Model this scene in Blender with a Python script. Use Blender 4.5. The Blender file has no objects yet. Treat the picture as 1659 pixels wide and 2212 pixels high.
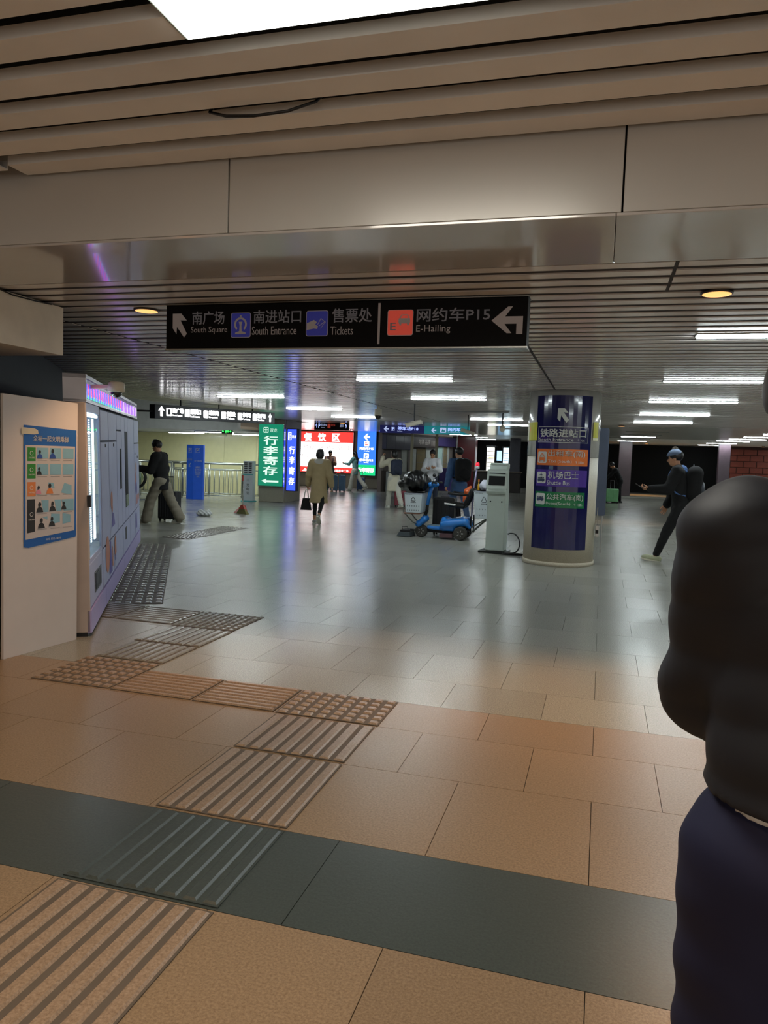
import bpy, bmesh, math, random
import numpy as np
from mathutils import Vector, Matrix

# ------------------------------------------------------------------ camera, world, light
S = bpy.context.scene
COL = S.collection
CAM_H = 1.45
cam = bpy.data.cameras.new('camera'); co = bpy.data.objects.new('camera', cam); COL.objects.link(co)
cam.sensor_fit = 'HORIZONTAL'; cam.sensor_width = 36.0; cam.lens = 36.0 * 1636.0 / 1659.0
cam.clip_start = 0.02; cam.clip_end = 200
_Y = Vector((471.5, 101, -1636)).normalized()
_X = Vector((5747, -312, 1636)); _X = (_X - _X.dot(_Y) * _Y).normalized()
_Z = _X.cross(_Y)
co.matrix_world = Matrix.Translation((0, 0, CAM_H)) @ Matrix((_X, _Y, _Z)).to_4x4()
S.camera = co
S.view_settings.view_transform = 'Standard'; S.view_settings.look = 'None'
S.view_settings.gamma = 1; S.view_settings.use_curve_mapping = False
S.view_settings.exposure = 0.44
S.render.film_transparent = False
try:
    S.cycles.use_denoising = True
    S.cycles.max_bounces = 6; S.cycles.diffuse_bounces = 4; S.cycles.glossy_bounces = 4
    S.cycles.sample_clamp_indirect = 4.0
except Exception: pass
W = bpy.data.worlds.new('hall_dark'); S.world = W; W.use_nodes = True
W.node_tree.nodes['Background'].inputs[0].default_value = (0.66, 0.6, 0.54, 1)
W.node_tree.nodes['Background'].inputs[1].default_value = 0.8
LAMP = 36.0          # strength of the white ceiling lamps
WARM = (1.0, 0.62, 0.33)
R = math.radians

def lin(c):
    return tuple(x / 12.92 if x <= 0.04045 else ((x + 0.055) / 1.055) ** 2.4 for x in c)
def hx(h):
    h = h.lstrip('#'); return lin(tuple(int(h[i:i + 2], 16) / 255 for i in (0, 2, 4)))

# ------------------------------------------------------------------ materials
_M = {}
def mat(name, col='#808080', rough=0.5, metal=0.0, noise=0.08, scale=6.0, bump=0.0, bscale=40.0, coat=0.0, coat_r=0.1,
        emit=None, es=0.0, spec=0.5, trans=0.0, alpha=1.0, rn=0.0, aniso=None, sheen=0.0):
    if name in _M: return _M[name]
    m = bpy.data.materials.new(name); m.use_nodes = True
    nt = m.node_tree; b = nt.nodes['Principled BSDF']
    c = hx(col) if isinstance(col, str) else col
    b.inputs['Base Color'].default_value = (*c, 1)
    b.inputs['Roughness'].default_value = rough
    b.inputs['Metallic'].default_value = metal
    b.inputs['Specular IOR Level'].default_value = spec
    b.inputs['Coat Weight'].default_value = coat
    b.inputs['Coat Roughness'].default_value = coat_r
    b.inputs['Transmission Weight'].default_value = trans
    b.inputs['Alpha'].default_value = alpha
    b.inputs['Sheen Weight'].default_value = sheen
    tc = nt.nodes.new('ShaderNodeTexCoord')
    mp = nt.nodes.new('ShaderNodeMapping'); nt.links.new(tc.outputs['Object'], mp.inputs[0])
    if aniso: mp.inputs['Scale'].default_value = aniso
    if noise > 0:
        n = nt.nodes.new('ShaderNodeTexNoise'); n.inputs['Scale'].default_value = scale; n.inputs['Detail'].default_value = 5
        nt.links.new(mp.outputs[0], n.inputs[0])
        r = nt.nodes.new('ShaderNodeValToRGB')
        r.color_ramp.elements[0].position = 0.25; r.color_ramp.elements[1].position = 0.75
        r.color_ramp.elements[0].color = (*[x * (1 - noise) for x in c], 1)
        r.color_ramp.elements[1].color = (*[min(1, x * (1 + noise)) for x in c], 1)
        nt.links.new(n.outputs['Fac'], r.inputs[0]); nt.links.new(r.outputs[0], b.inputs['Base Color'])
        if rn > 0:
            mr = nt.nodes.new('ShaderNodeMapRange')
            mr.inputs[3].default_value = max(0, rough - rn); mr.inputs[4].default_value = rough + rn
            nt.links.new(n.outputs['Fac'], mr.inputs[0]); nt.links.new(mr.outputs[0], b.inputs['Roughness'])
    if bump > 0:
        n2 = nt.nodes.new('ShaderNodeTexNoise'); n2.inputs['Scale'].default_value = bscale; n2.inputs['Detail'].default_value = 3
        nt.links.new(mp.outputs[0], n2.inputs[0])
        bp = nt.nodes.new('ShaderNodeBump'); bp.inputs['Strength'].default_value = bump; bp.inputs['Distance'].default_value = 0.01
        nt.links.new(n2.outputs['Fac'], bp.inputs['Height']); nt.links.new(bp.outputs[0], b.inputs['Normal'])
    if emit is not None:
        e = hx(emit) if isinstance(emit, str) else emit
        b.inputs['Emission Color'].default_value = (*e, 1); b.inputs['Emission Strength'].default_value = es
    _M[name] = m; return m

def stone(name, col, col2, rough=0.3, sc=120.0, coat=0.0):
    if name in _M: return _M[name]
    m = mat(name, col, rough, noise=0)
    nt = m.node_tree; b = nt.nodes['Principled BSDF']; L = nt.links
    tc = nt.nodes['Texture Coordinate']; g = nt.nodes.new('ShaderNodeNewGeometry')
    n = nt.nodes.new('ShaderNodeTexNoise'); n.inputs['Scale'].default_value = sc; n.inputs['Detail'].default_value = 4
    n.inputs['Roughness'].default_value = 0.7
    L.new(g.outputs['Position'], n.inputs[0])
    r = nt.nodes.new('ShaderNodeValToRGB')
    r.color_ramp.elements[0].position = 0.32; r.color_ramp.elements[1].position = 0.68
    r.color_ramp.elements[0].color = (*hx(col2), 1); r.color_ramp.elements[1].color = (*hx(col), 1)
    L.new(n.outputs['Fac'], r.inputs[0])
    # every slab of stone has its own tone; large worn patches change the gloss
    oi = nt.nodes.new('ShaderNodeObjectInfo')
    mr = nt.nodes.new('ShaderNodeMapRange'); mr.inputs[3].default_value = 0.94; mr.inputs[4].default_value = 1.06
    L.new(oi.outputs['Random'], mr.inputs[0])
    mx = nt.nodes.new('ShaderNodeMix'); mx.data_type = 'RGBA'; mx.blend_type = 'MULTIPLY'; mx.inputs[0].default_value = 1
    L.new(r.outputs[0], mx.inputs[6]); L.new(mr.outputs[0], mx.inputs[7]); L.new(mx.outputs[2], b.inputs['Base Color'])
    n2 = nt.nodes.new('ShaderNodeTexNoise'); n2.inputs['Scale'].default_value = 1.7; n2.inputs['Detail'].default_value = 2
    L.new(g.outputs['Position'], n2.inputs[0])
    m2 = nt.nodes.new('ShaderNodeMapRange'); m2.inputs[1].default_value = 0.1; m2.inputs[2].default_value = 0.9
    m2.inputs[3].default_value = rough - 0.03; m2.inputs[4].default_value = rough + 0.035
    L.new(n2.outputs['Fac'], m2.inputs[0]); L.new(m2.outputs[0], b.inputs['Roughness'])
    n3 = nt.nodes.new('ShaderNodeTexNoise'); n3.inputs['Scale'].default_value = 60; n3.inputs['Detail'].default_value = 3
    L.new(g.outputs['Position'], n3.inputs[0])
    bp = nt.nodes.new('ShaderNodeBump'); bp.inputs['Strength'].default_value = 0.12; bp.inputs['Distance'].default_value = 0.004
    L.new(n3.outputs['Fac'], bp.inputs['Height']); L.new(bp.outputs[0], b.inputs['Normal'])
    b.inputs['Coat Weight'].default_value = coat; b.inputs['Coat Roughness'].default_value = 0.15
    return m

def emis(name, col, es, base=0.02):
    return mat(name, (base,) * 3, 0.5, noise=0, emit=col, es=es)

def tile_emis(name, cols, es, scale, axis='Z'):
    """screen that shows bands of colour"""
    if name in _M: return _M[name]
    m = mat(name, (0.02,) * 3, 0.3, noise=0, emit='#ffffff', es=es)
    nt = m.node_tree; b = nt.nodes['Principled BSDF']
    tc = nt.nodes['Texture Coordinate']; sp = nt.nodes.new('ShaderNodeSeparateXYZ'); nt.links.new(tc.outputs['Generated'], sp.inputs[0])
    ma = nt.nodes.new('ShaderNodeMath'); ma.operation = 'MULTIPLY'; ma.inputs[1].default_value = scale
    fr = nt.nodes.new('ShaderNodeMath'); fr.operation = 'FRACT'
    nt.links.new(sp.outputs[axis], ma.inputs[0]); nt.links.new(ma.outputs[0], fr.inputs[0])
    r = nt.nodes.new('ShaderNodeValToRGB'); r.color_ramp.elements[0].color = (*hx(cols[0]), 1); r.color_ramp.elements[1].color = (*hx(cols[-1]), 1)
    for i, c in enumerate(cols[1:-1]):
        e = r.color_ramp.elements.new((i + 1) / (len(cols) - 1)); e.color = (*hx(c), 1)
    nt.links.new(fr.outputs[0], r.inputs[0]); nt.links.new(r.outputs[0], b.inputs['Emission Color'])
    return m

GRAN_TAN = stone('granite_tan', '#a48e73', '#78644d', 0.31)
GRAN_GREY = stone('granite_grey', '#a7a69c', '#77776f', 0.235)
GRAN_DARK = stone('granite_dark', '#4c5653', '#3b4444', 0.31)
GRAN_WALL = stone('granite_wall', '#b0ac9c', '#8a8675', 0.45)
GRAN_COL = stone('granite_column', '#cfc6b2', '#a0967f', 0.5, 160)
GROUT = mat('grout', '#433f38', 0.8)
SLAT = mat('slat_paint', '#e4ded7', 0.25, 0.05, 0.05, 3, coat=0.35, coat_r=0.12, aniso=(0.4, 6, 1))
SLAT2 = mat('slat_paint_near', '#eeeae4', 0.42, 0.0, 0.05, 3)
SLAT_SHADE = mat('slat_gap_shade', '#2c2422', 0.7)  # near-flush dark backing: shade of the slat sides put into the colour
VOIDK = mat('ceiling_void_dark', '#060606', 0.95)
BEAM = mat('beam_panel', '#d3ccc6', 0.14, 0.25, 0.03, 2, coat=0.5, coat_r=0.04)
BEAMF = mat('beam_face_panel', '#cbc6be', 0.30, 0.15, 0.03, 2, coat=0.2)
WALLW = mat('wall_white', '#b9b2a6', 0.6)
WALLY = mat('wall_yellow', '#dcd6a4', 0.35, noise=0.04, coat=0.3)
WALLD = mat('wall_dark', '#2a2a2c', 0.7)
CEILW = mat('ceiling_white', '#c8c8c6', 0.6)
WHITE = mat('white_laminate', '#d6cfcb', 0.4, noise=0.03)
METAL = mat('steel', '#b9b9b4', 0.25, 1.0, 0.05)
DARKM = mat('dark_metal', '#1b1b1d', 0.4, 0.6)
BLACK = mat('black_plastic', '#0c0c0d', 0.45)
SCREENB = mat('black_screen', '#0a0b0f', 0.08, noise=0, coat=0.5)
LIGHTW = emis('lamp_diffuser', (0.87, 0.98, 1.0), LAMP)
SKIN = mat('skin', '#b98767', 0.5, noise=0.04)
EYE = mat('eye', '#15100d', 0.2)

# ------------------------------------------------------------------ object helpers
def tag(o, label=None, cat=None, group=None, kind=None):
    if label: o['label'] = label
    if cat: o['category'] = cat
    if group: o['group'] = group
    if kind: o['kind'] = kind
    return o
def empty(name, loc, rz=0.0, label=None, cat=None, group=None, kind=None):
    o = bpy.data.objects.new(name, None); COL.objects.link(o); o.location = loc; o.rotation_euler = (0, 0, rz)
    o.empty_display_size = 0.1
    return tag(o, label, cat, group, kind)
def link(name, me, parent=None, m=None, smooth=False):
    o = bpy.data.objects.new(name, me); COL.objects.link(o)
    if m is not None and not me.materials: me.materials.append(m)
    if parent is not None: o.parent = parent
    if smooth: me.polygons.foreach_set('use_smooth', [True] * len(me.polygons))
    return o
def copy_tree(o, parent=None):
    c = o.copy(); COL.objects.link(c); c.parent = parent
    for ch in list(o.children): copy_tree(ch, c)
    return c

class MB:
    def __init__(s): s.v = []; s.f = []; s.x = Matrix()
    def add(s, vs, fs):
        b = len(s.v); s.v += [tuple(s.x @ Vector(v)) for v in vs]; s.f += [tuple(b + i for i in f) for f in fs]
        return s
    def box(s, x0, y0, z0, x1, y1, z1):
        return s.add([(x0, y0, z0), (x1, y0, z0), (x1, y1, z0), (x0, y1, z0), (x0, y0, z1), (x1, y0, z1), (x1, y1, z1), (x0, y1, z1)],
                     [(0, 3, 2, 1), (4, 5, 6, 7), (0, 1, 5, 4), (1, 2, 6, 5), (2, 3, 7, 6), (3, 0, 4, 7)])
    def hexa(s, bot, top):
        n = len(bot)
        return s.add(list(bot) + list(top), [tuple(range(n - 1, -1, -1)), tuple(range(n, 2 * n))] + [(i, (i + 1) % n, n + (i + 1) % n, n + i) for i in range(n)])
    def tube(s, pts, r, n=8, cap=True):
        pts = [Vector(p) for p in pts]; rs = r if isinstance(r, (list, tuple)) else [r] * len(pts)
        vs = []; fs = []; up = None
        for i, p in enumerate(pts):
            t = (pts[min(i + 1, len(pts) - 1)] - pts[max(i - 1, 0)]).normalized()
            if up is None: up = Vector((0, 0, 1)) if abs(t.z) < 0.9 else Vector((1, 0, 0))
            a = t.cross(up).normalized(); b = a.cross(t).normalized(); up = b
            for k in range(n):
                q = 2 * math.pi * k / n
                vs.append(p + (a * math.cos(q) + b * math.sin(q)) * rs[i])
        for i in range(len(pts) - 1):
            for k in range(n):
                fs.append((i * n + k, i * n + (k + 1) % n, (i + 1) * n + (k + 1) % n, (i + 1) * n + k))
        if cap: fs.append(tuple(range(n - 1, -1, -1))); fs.append(tuple((len(pts) - 1) * n + k for k in range(n)))
        return s.add(vs, fs)
    def lathe(s, prof, n=20, c=(0, 0, 0), axis='z', sy=1.0):
        vs = []; fs = []
        for (r, h) in prof:
            for k in range(n):
                q = 2 * math.pi * k / n; a, b = r * math.cos(q), r * math.sin(q) * sy
                v = {'z': (a, b, h), 'y': (a, h, b), 'x': (h, a, b)}[axis]
                vs.append((v[0] + c[0], v[1] + c[1], v[2] + c[2]))
        for i in range(len(prof) - 1):
            for k in range(n): fs.append((i * n + k, i * n + (k + 1) % n, (i + 1) * n + (k + 1) % n, (i + 1) * n + k))
        fs.append(tuple(range(n - 1, -1, -1))); fs.append(tuple((len(prof) - 1) * n + k for k in range(n)))
        return s.add(vs, fs)
    def prism(s, pts, h0, h1, plane='xz'):
        def P(a, b, h): return {'xy': (a, b, h), 'xz': (a, h, b), 'yz': (h, a, b)}[plane]
        n = len(pts)
        return s.add([P(a, b, h0) for a, b in pts] + [P(a, b, h1) for a, b in pts],
                     [tuple(range(n)), tuple(range(2 * n - 1, n - 1, -1))] + [(i, n + i, n + (i + 1) % n, (i + 1) % n) for i in range(n)])
    def mesh(s, bevel=0.0, seg=2, fix=True):
        me = bpy.data.meshes.new('m'); me.from_pydata(s.v, [], s.f)
        bm = bmesh.new(); bm.from_mesh(me)
        if fix: bmesh.ops.recalc_face_normals(bm, faces=bm.faces)
        if bevel > 0:
            es = [e for e in bm.edges if len(e.link_faces) == 2 and e.calc_face_angle(0) > 0.5]
            bmesh.ops.bevel(bm, geom=es, offset=bevel, segments=seg, profile=0.6, affect='EDGES', clamp_overlap=True)
        bm.to_mesh(me); bm.free(); me.update(); return me
    def build(s, name, m, parent=None, bevel=0.0, smooth=False, seg=2):
        return link(name, s.mesh(bevel, seg), parent, m, smooth)

def rrect(x0, z0, x1, z1, r, n=4):
    out = []
    for cx, cz, a0 in ((x1 - r, z0 + r, -90), (x1 - r, z1 - r, 0), (x0 + r, z1 - r, 90), (x0 + r, z0 + r, 180)):
        for k in range(n + 1):
            a = R(a0 + 90 * k / n); out.append((cx + r * math.cos(a), cz + r * math.sin(a)))
    return out
def disc(cx, cz, r, n=20, ry=None):
    return [(cx + r * math.cos(2 * math.pi * k / n), cz + (ry or r) * math.sin(2 * math.pi * k / n)) for k in range(n)]

# ---- flat printed things: a face with coordinates u (right), v (up), w (out towards the viewer)
_TXT = {}
def glyphs(body, bold):
    key = (body, bold)
    if key not in _TXT:
        cu = bpy.data.curves.new('t', 'FONT'); cu.body = body; cu.size = 1.0; cu.offset = 0.0; cu.resolution_u = 2
        cu.align_x = 'CENTER'; cu.space_line = 1.0
        o = bpy.data.objects.new('t', cu); COL.objects.link(o)
        bpy.context.view_layer.update()
        me = o.evaluated_get(bpy.context.evaluated_depsgraph_get()).to_mesh()
        V = [tuple(v.co) for v in me.vertices]; F = [tuple(p.vertices) for p in me.polygons]
        o.to_mesh_clear(); bpy.data.objects.remove(o); bpy.data.curves.remove(cu)
        if bold > 0.004:      # heavier strokes: the same outline laid again a hair to each side
            V0, F0 = V, F; V, F = [], []
            for dx, dy in ((-1, -.6), (1, -.6), (-1, .6), (1, .6)) if bold > .008 else ((-1, 0), (1, 0)):
                b0 = len(V); V = V + [(x + dx * bold, y + dy * bold, z) for x, y, z in V0]; F = F + [tuple(b0 + i for i in f) for f in F0]
        _TXT[key] = (V, F)
    return _TXT[key]

class Face:
    """print on a surface: fn(u, v, w) -> local point of the parent"""
    def __init__(s, parent, fn): s.p = parent; s.fn = fn
    def poly(s, name, polys, m, w=0.004, sub=None):
        vs = []; fs = []
        for P in polys:
            b = len(vs); vs += [s.fn(u, v, w) for u, v in P]; fs.append(tuple(range(b, b + len(P))))
        me = bpy.data.meshes.new('m'); me.from_pydata([tuple(q) for q in vs], [], fs)
        bm = bmesh.new(); bm.from_mesh(me); bmesh.ops.triangulate(bm, faces=bm.faces); bm.to_mesh(me); bm.free()
        return link(name, me, s.p, m)
    def rects(s, name, rs, m, w=0.004, d=None):
        """thin raised plates, subdivided so they follow a curved face"""
        vs = []; fs = []
        for (u0, v0, u1, v1) in rs:
            k = max(1, int((u1 - u0) / 0.06)) if d else 1
            for i in range(k):
                a = u0 + (u1 - u0) * i / k; c = u0 + (u1 - u0) * (i + 1) / k; b = len(vs)
                vs += [s.fn(a, v0, w), s.fn(c, v0, w), s.fn(c, v1, w), s.fn(a, v1, w)]; fs.append((b, b + 1, b + 2, b + 3))
        me = bpy.data.meshes.new('m'); me.from_pydata([tuple(q) for q in vs], [], fs)
        return link(name, me, s.p, m)
    def text(s, body, u0, v0, u1, v1, m, w=0.006, bold=0.012, name='lettering'):
        V, F = glyphs(body, bold)
        if not V: return None
        xs = [v[0] for v in V]; ys = [v[1] for v in V]
        ax, bx, ay, by = min(xs), max(xs), min(ys), max(ys)
        vs = [tuple(s.fn(u0 + (x - ax) / (bx - ax) * (u1 - u0), v0 + (y - ay) / max(1e-6, by - ay) * (v1 - v0), w)) for x, y, z in V]
        me = bpy.data.meshes.new('m'); me.from_pydata(vs, [], F)
        return link(name, me, s.p, m)
def flat(parent, y=0.0):      # a face that looks towards local -Y, u = local x, v = local z
    return Face(parent, lambda u, v, w: (u, y - w, v))

ARROW_L = [(0, .5), (.48, 1), (.74, 1), (.42, .62), (1, .62), (1, .38), (.42, .38), (.74, 0), (.48, 0)]
def arrow(cu, cv, size, ang=0, base=ARROW_L):
    a = R(ang); out = []
    for x, y in base:
        x -= .5; y -= .5
        out.append((cu + size * (x * math.cos(a) - y * math.sin(a)), cv + size * (x * math.sin(a) + y * math.cos(a))))
    return out

# ------------------------------------------------------------------ floor
FZ = -0.012
fl = MB().box(-22, -5, -0.2, 14, 48, FZ).build('floor', GROUT); tag(fl, kind='structure')
random.seed(4)
ROWS = [-1.9, -1.24, -0.58, 0.08, 0.74, 1.40, 2.08, 2.63, 3.31, 3.85, 4.29, 4.79, 5.46, 6.06, 6.71, 7.37, 8.07, 8.74, 9.4, 10.06, 10.72, 11.38, 12.04]
_slabs = {}
def slab(w, d):
    k = (round(w, 3), round(d, 3))
    if k not in _slabs:
        me = MB().box(-w / 2 + .0014, -d / 2 + .0014, -0.01, w / 2 - .0014, d / 2 - .0014, 0.0).mesh(0.0, 1); _slabs[k] = me
    return _slabs[k]
OFFS = {11: .575, 12: .0, 13: .3}
def lay_rows(rows, xa, xb, single=True, bm=None, m=None, wid=0.58, sel=None):
    for i in range(len(rows) - 1):
        y0, y1 = rows[i], rows[i + 1]
        off = ((i * 0.29) % wid); x = xa - off
        while x < xb:
            cx = x + wid / 2
            if sel is None or sel(cx, (y0 + y1) / 2):
                yield cx, (y0 + y1) / 2, wid, y1 - y0
            x += wid
ntile = 0
rest = {'t': MB(), 'g': MB()}
for i in range(len(ROWS) - 1):
    y0, y1 = ROWS[i], ROWS[i + 1]; yc = (y0 + y1) / 2
    dark = abs(y0 - 2.08) < .01
    wid = 0.58 if not dark else 1.5
    x = -8.6 - (i % 2) * 0.29 + 0.22
    while x < 5.2:
        cx = x + wid / 2
        # the field the camera can see, roughly a wedge in front of it
        vis = (yc > 1.3) and (-0.98 * yc - 0.9 < cx < 0.32 * yc + 0.6) and cx > -7.6
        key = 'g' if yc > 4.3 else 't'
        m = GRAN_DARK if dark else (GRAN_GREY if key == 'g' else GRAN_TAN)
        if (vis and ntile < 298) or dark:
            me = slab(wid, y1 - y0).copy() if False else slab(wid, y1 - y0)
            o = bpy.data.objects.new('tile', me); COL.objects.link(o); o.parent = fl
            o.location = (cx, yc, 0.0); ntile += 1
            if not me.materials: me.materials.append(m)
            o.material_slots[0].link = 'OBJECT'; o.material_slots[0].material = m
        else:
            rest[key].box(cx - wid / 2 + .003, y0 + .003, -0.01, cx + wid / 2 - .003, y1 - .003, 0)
        x += wid
# further slabs, too small to pick apart
y = ROWS[-1]; i = 0
while y < 36:
    x = -18 - (i % 2) * 0.29
    while x < 11:
        rest['g'].box(x + .003, y + .003, -0.01, x + .577, y + .657, 0); x += .58
    y += .66; i += 1
for x0, x1 in ((-18, -8.8), (5.25, 11)):
    rest['g'].box(x0, 4.3, -0.01, x1, ROWS[-1], 0)
rest['g'].box(-18, 36.2, -0.01, 11, 46, 0)
for k, nm in (('t', GRAN_TAN), ('g', GRAN_GREY)):
    o = rest[k].build('tile_field', nm, fl); tag(o, kind='stuff')
# stain marks / worn spots are in the stone material

# tactile paving: each paver a part of the floor with its own raised bars or studs
TACG = mat('tactile_groove_shade', '#5f564c', 0.6)  # darker paver base: shadow between the bars, plus dirt, put into the colour
def tac_mesh(kind, w, d, bars=7):
    b = MB(); b.box(-w / 2 + .003, -d / 2 + .003, 0, w / 2 - .003, d / 2 - .003, 0.003)
    if kind == 'v':
        for k in range(bars):
            x = -w / 2 + w * (k + .5) / bars; r = w / bars * .34
            b.hexa([(x - r, -d / 2 + .012, .003), (x + r, -d / 2 + .012, .003), (x + r, d / 2 - .012, .003), (x - r, d / 2 - .012, .003)],
                   [(x - r * .7, -d / 2 + .018, .010), (x + r * .7, -d / 2 + .018, .010), (x + r * .7, d / 2 - .018, .010), (x - r * .7, d / 2 - .018, .010)])
    elif kind == 'h':
        for k in range(bars):
            y = -d / 2 + d * (k + .5) / bars; r = d / bars * .33
            b.hexa([(-w / 2 + .012, y - r, .003), (w / 2 - .012, y - r, .003), (w / 2 - .012, y + r, .003), (-w / 2 + .012, y + r, .003)],
                   [(-w / 2 + .02, y - r * .6, .010), (w / 2 - .02, y - r * .6, .010), (w / 2 - .02, y + r * .6, .010), (-w / 2 + .02, y + r * .6, .010)])
    else:
        nx, ny = kind
        for i in range(nx):
            for j in range(ny):
                x = -w / 2 + w * (i + .5) / nx; y = -d / 2 + d * (j + .5) / ny; rx = w / nx * .32; ry = d / ny * .30
                b.hexa([(x - rx, y - ry, .003), (x + rx, y - ry, .003), (x + rx, y + ry, .003), (x - rx, y + ry, .003)],
                       [(x - rx * .7, y - ry * .7, .011), (x + rx * .7, y - ry * .7, .011), (x + rx * .7, y + ry * .7, .011), (x - rx * .7, y + ry * .7, .011)])
    me = b.mesh(0, 1)
    return me
def tac(kind, x0, y0, x1, y1, m, rot=0.0, bars=8):
    me = tac_mesh(kind, abs(x1 - x0), abs(y1 - y0), bars)
    o = link('tactile_paver', me, fl, m); me.materials.append(TACG if m is not GRAN_DARK else m); me.polygons.foreach_set('material_index', [1 if p.center.z < .0035 else 0 for p in me.polygons]); o.location = ((x0 + x1) / 2, (y0 + y1) / 2, 0.0012); o.rotation_euler.z = rot
    return o
TT = stone('tactile_tan', '#ab957f', '#7f6a55', 0.31); TG = stone('tactile_grey', '#96948a', '#6c6b64', 0.235)
for y0, y1 in ((0.2, .74), (.76, 1.38), (1.40, 2.07)): tac('v', -1.69, y0, -1.10, y1, TT)
tac('v', -1.69, 2.09, -1.10, 2.62, GRAN_DARK)
for y0, y1 in ((2.64, 3.30), (3.32, 3.83)): tac('v', -1.685, y0, -1.10, y1, TT)
tac((8, 6), -1.70, 3.85, -1.09, 4.285, TT)
tac('h', -2.23, 3.86, -1.71, 4.285, TT); tac('h', -2.79, 3.865, -2.24, 4.29, TT)
tac((8, 7), -3.37, 3.87, -2.80, 4.44, TT)
tac('v', -3.34, 4.46, -2.80, 4.93, TG); tac('v', -3.36, 4.95, -2.80, 5.48, TG)
tac((9, 8), -3.38, 5.50, -2.81, 6.10, TG)
tac('h', -3.95, 5.53, -3.40, 6.10, TG); tac('h', -4.50, 5.53, -3.97, 6.10, TG)
# the run beside the locker bank, turned with it
_d = Vector((-0.508, 0.861, 0)).normalized(); _n = Vector((0.861, 0.508, 0)).normalized()
ang_l = math.atan2(_d.y, _d.x) - math.pi / 2
p0 = Vector((-4.15, 6.08, 0)) + _d * 0.32
for k in range(8):
    p = p0 + _d * (0.60 * k)
    tac((6, 4), p.x - .28, p.y - .29, p.x + .28, p.y + .29, TG, ang_l)
for k in range(4):
    p = Vector((-6.75, 11.35, 0)) + Vector((0.0, 1, 0)) * (.58 * k) + Vector((-.02 * k, 0, 0))
    tac((6, 6), p.x - .28, p.y - .28, p.x + .28, p.y + .28, TG, 0)

# ------------------------------------------------------------------ ceilings
# near ceiling (before the cross beam): wide slats at 2.81 m
nc = MB().box(-6, -5, 2.93, 6, 3.30, 3.0).build('ceiling_near', VOIDK); tag(nc, kind='structure')
def slat_mesh(w, h, L):
    b = MB()
    b.prism([(-w / 2, 0), (w / 2, 0), (w / 2, h), (w / 2 - .006, h), (w / 2 - .006, .006), (-w / 2 + .006, .006), (-w / 2 + .006, h), (-w / 2, h)], -L / 2, L / 2, 'yz')
    return b.mesh(0, 1)
yy = [3.27 - .07 - 0.237 * k for k in range(34)]
PX0, PX1, PY0, PY1 = -1.39, -0.19, 1.10, 2.31      # the square lamp let into the near ceiling
for k, yc in enumerate(yy):
    cut = PY0 - .08 < yc < PY1 + .08
    segs = [(-2.86, PX0 - .01), (PX1 + .01, 5.0)] if cut else [(-2.86, 5.0)]
    for a, b_ in segs:
        o = link('slat', slat_mesh(.132, .045, b_ - a), nc, SLAT2); o.location = ((a + b_) / 2, yc, 2.81)
    o = link('slat', slat_mesh(.132, .045, 2.6), nc, SLAT2); o.location = (-2.90 - 1.3, yc - .085, 2.805)
# loose cable that hangs out of the slats
o = MB().tube([(-1.62, 2.93, 2.90), (-1.60, 2.84, 2.82), (-1.50, 2.79, 2.775), (-1.38, 2.79, 2.765), (-1.24, 2.80, 2.775), (-1.14, 2.84, 2.82), (-1.1, 2.9, 2.90)], .006, 6).build('cable', BLACK, smooth=True)
tag(o, 'black cable looping down between the wide ceiling slats nearest the front', 'cable')

# cross beam: face + glossy soffit, built of panels
bm_root = MB().box(-5.2, 3.33, 2.50, 6.0, 4.03, 3.0).build('beam', VOIDK); tag(bm_root, kind='structure')
for a, b_ in ((-5.2, -1.757), (-1.749, 0.02), (0.028, 2.0), (2.008, 6.0)):
    MB().box(a, 3.30, 2.482, b_, 3.327, 2.995).build('panel', BEAMF, bm_root, .002, seg=1)
for a, b_ in ((-5.2, -0.0), (0.003, 6.0)):
    MB().box(a, 3.302, 2.468, b_, 4.06, 2.481).build('panel', BEAM, bm_root, .002, seg=1)

# back ceiling: narrow slats at 2.48 m
bc = MB().box(-9.2, 4.06, 2.4875, 14, 20.5, 2.6).build('ceiling_back', SLAT_SHADE); tag(bc, kind='structure')
far = MB(); yc = 4.17; k = 0; xl, xm, xr = -9.2, -4.3, -0.69
def slat_at(yc, z): return slat_mesh
pitch = 0.19
while yc < 20.4:
    p = 0.176 + min(.026, max(0, (yc - 4.2) * .03))
    segs = [(xl, xm - .02), (xm + .02, xr - .014), (xr + .014, 14)]
    if yc < 4.75: segs = [(-9.2, 0.30), (0.32, 14)]
    for j, (a, b_) in enumerate(segs):
        dy = .05 * (j % 2) if yc > 6.3 else 0
        if yc < 6.8:
            o = link('slat', slat_mesh(p * .56, .0075, b_ - a), bc, SLAT); o.location = ((a + b_) / 2, yc + dy, 2.48)
        else:
            far.box(a, yc + dy - p * .29, 2.48, b_, yc + dy + p * .29, 2.487)
    yc += p
o = far.build('slat_field', SLAT, bc); tag(o, kind='stuff')
# farther on the ceiling rises a little and runs the whole width of the hall
z1, z2 = 2.48, 2.64
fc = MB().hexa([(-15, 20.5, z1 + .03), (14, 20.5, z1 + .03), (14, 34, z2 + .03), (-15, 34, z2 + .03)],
               [(-15, 20.5, z1 + .2), (14, 20.5, z1 + .2), (14, 34, z2 + .2), (-15, 34, z2 + .2)]).build('ceiling_far', SLAT_SHADE); tag(fc, kind='structure')
fs = MB(); y = 20.5
while y < 34:
    za = z1 + (z2 - z1) * (y - 20.5) / 13.5
    fs.box(-9.2 if y < 23 else -15, y, za, 14, y + .155, za + .025); y += .2
o = fs.build('slat_field', SLAT, fc); tag(o, kind='stuff')
o = MB().box(-15, 34, z2, 14, 46, z2 + .1).build('ceiling_end', SLAT2); tag(o, kind='structure')

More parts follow.
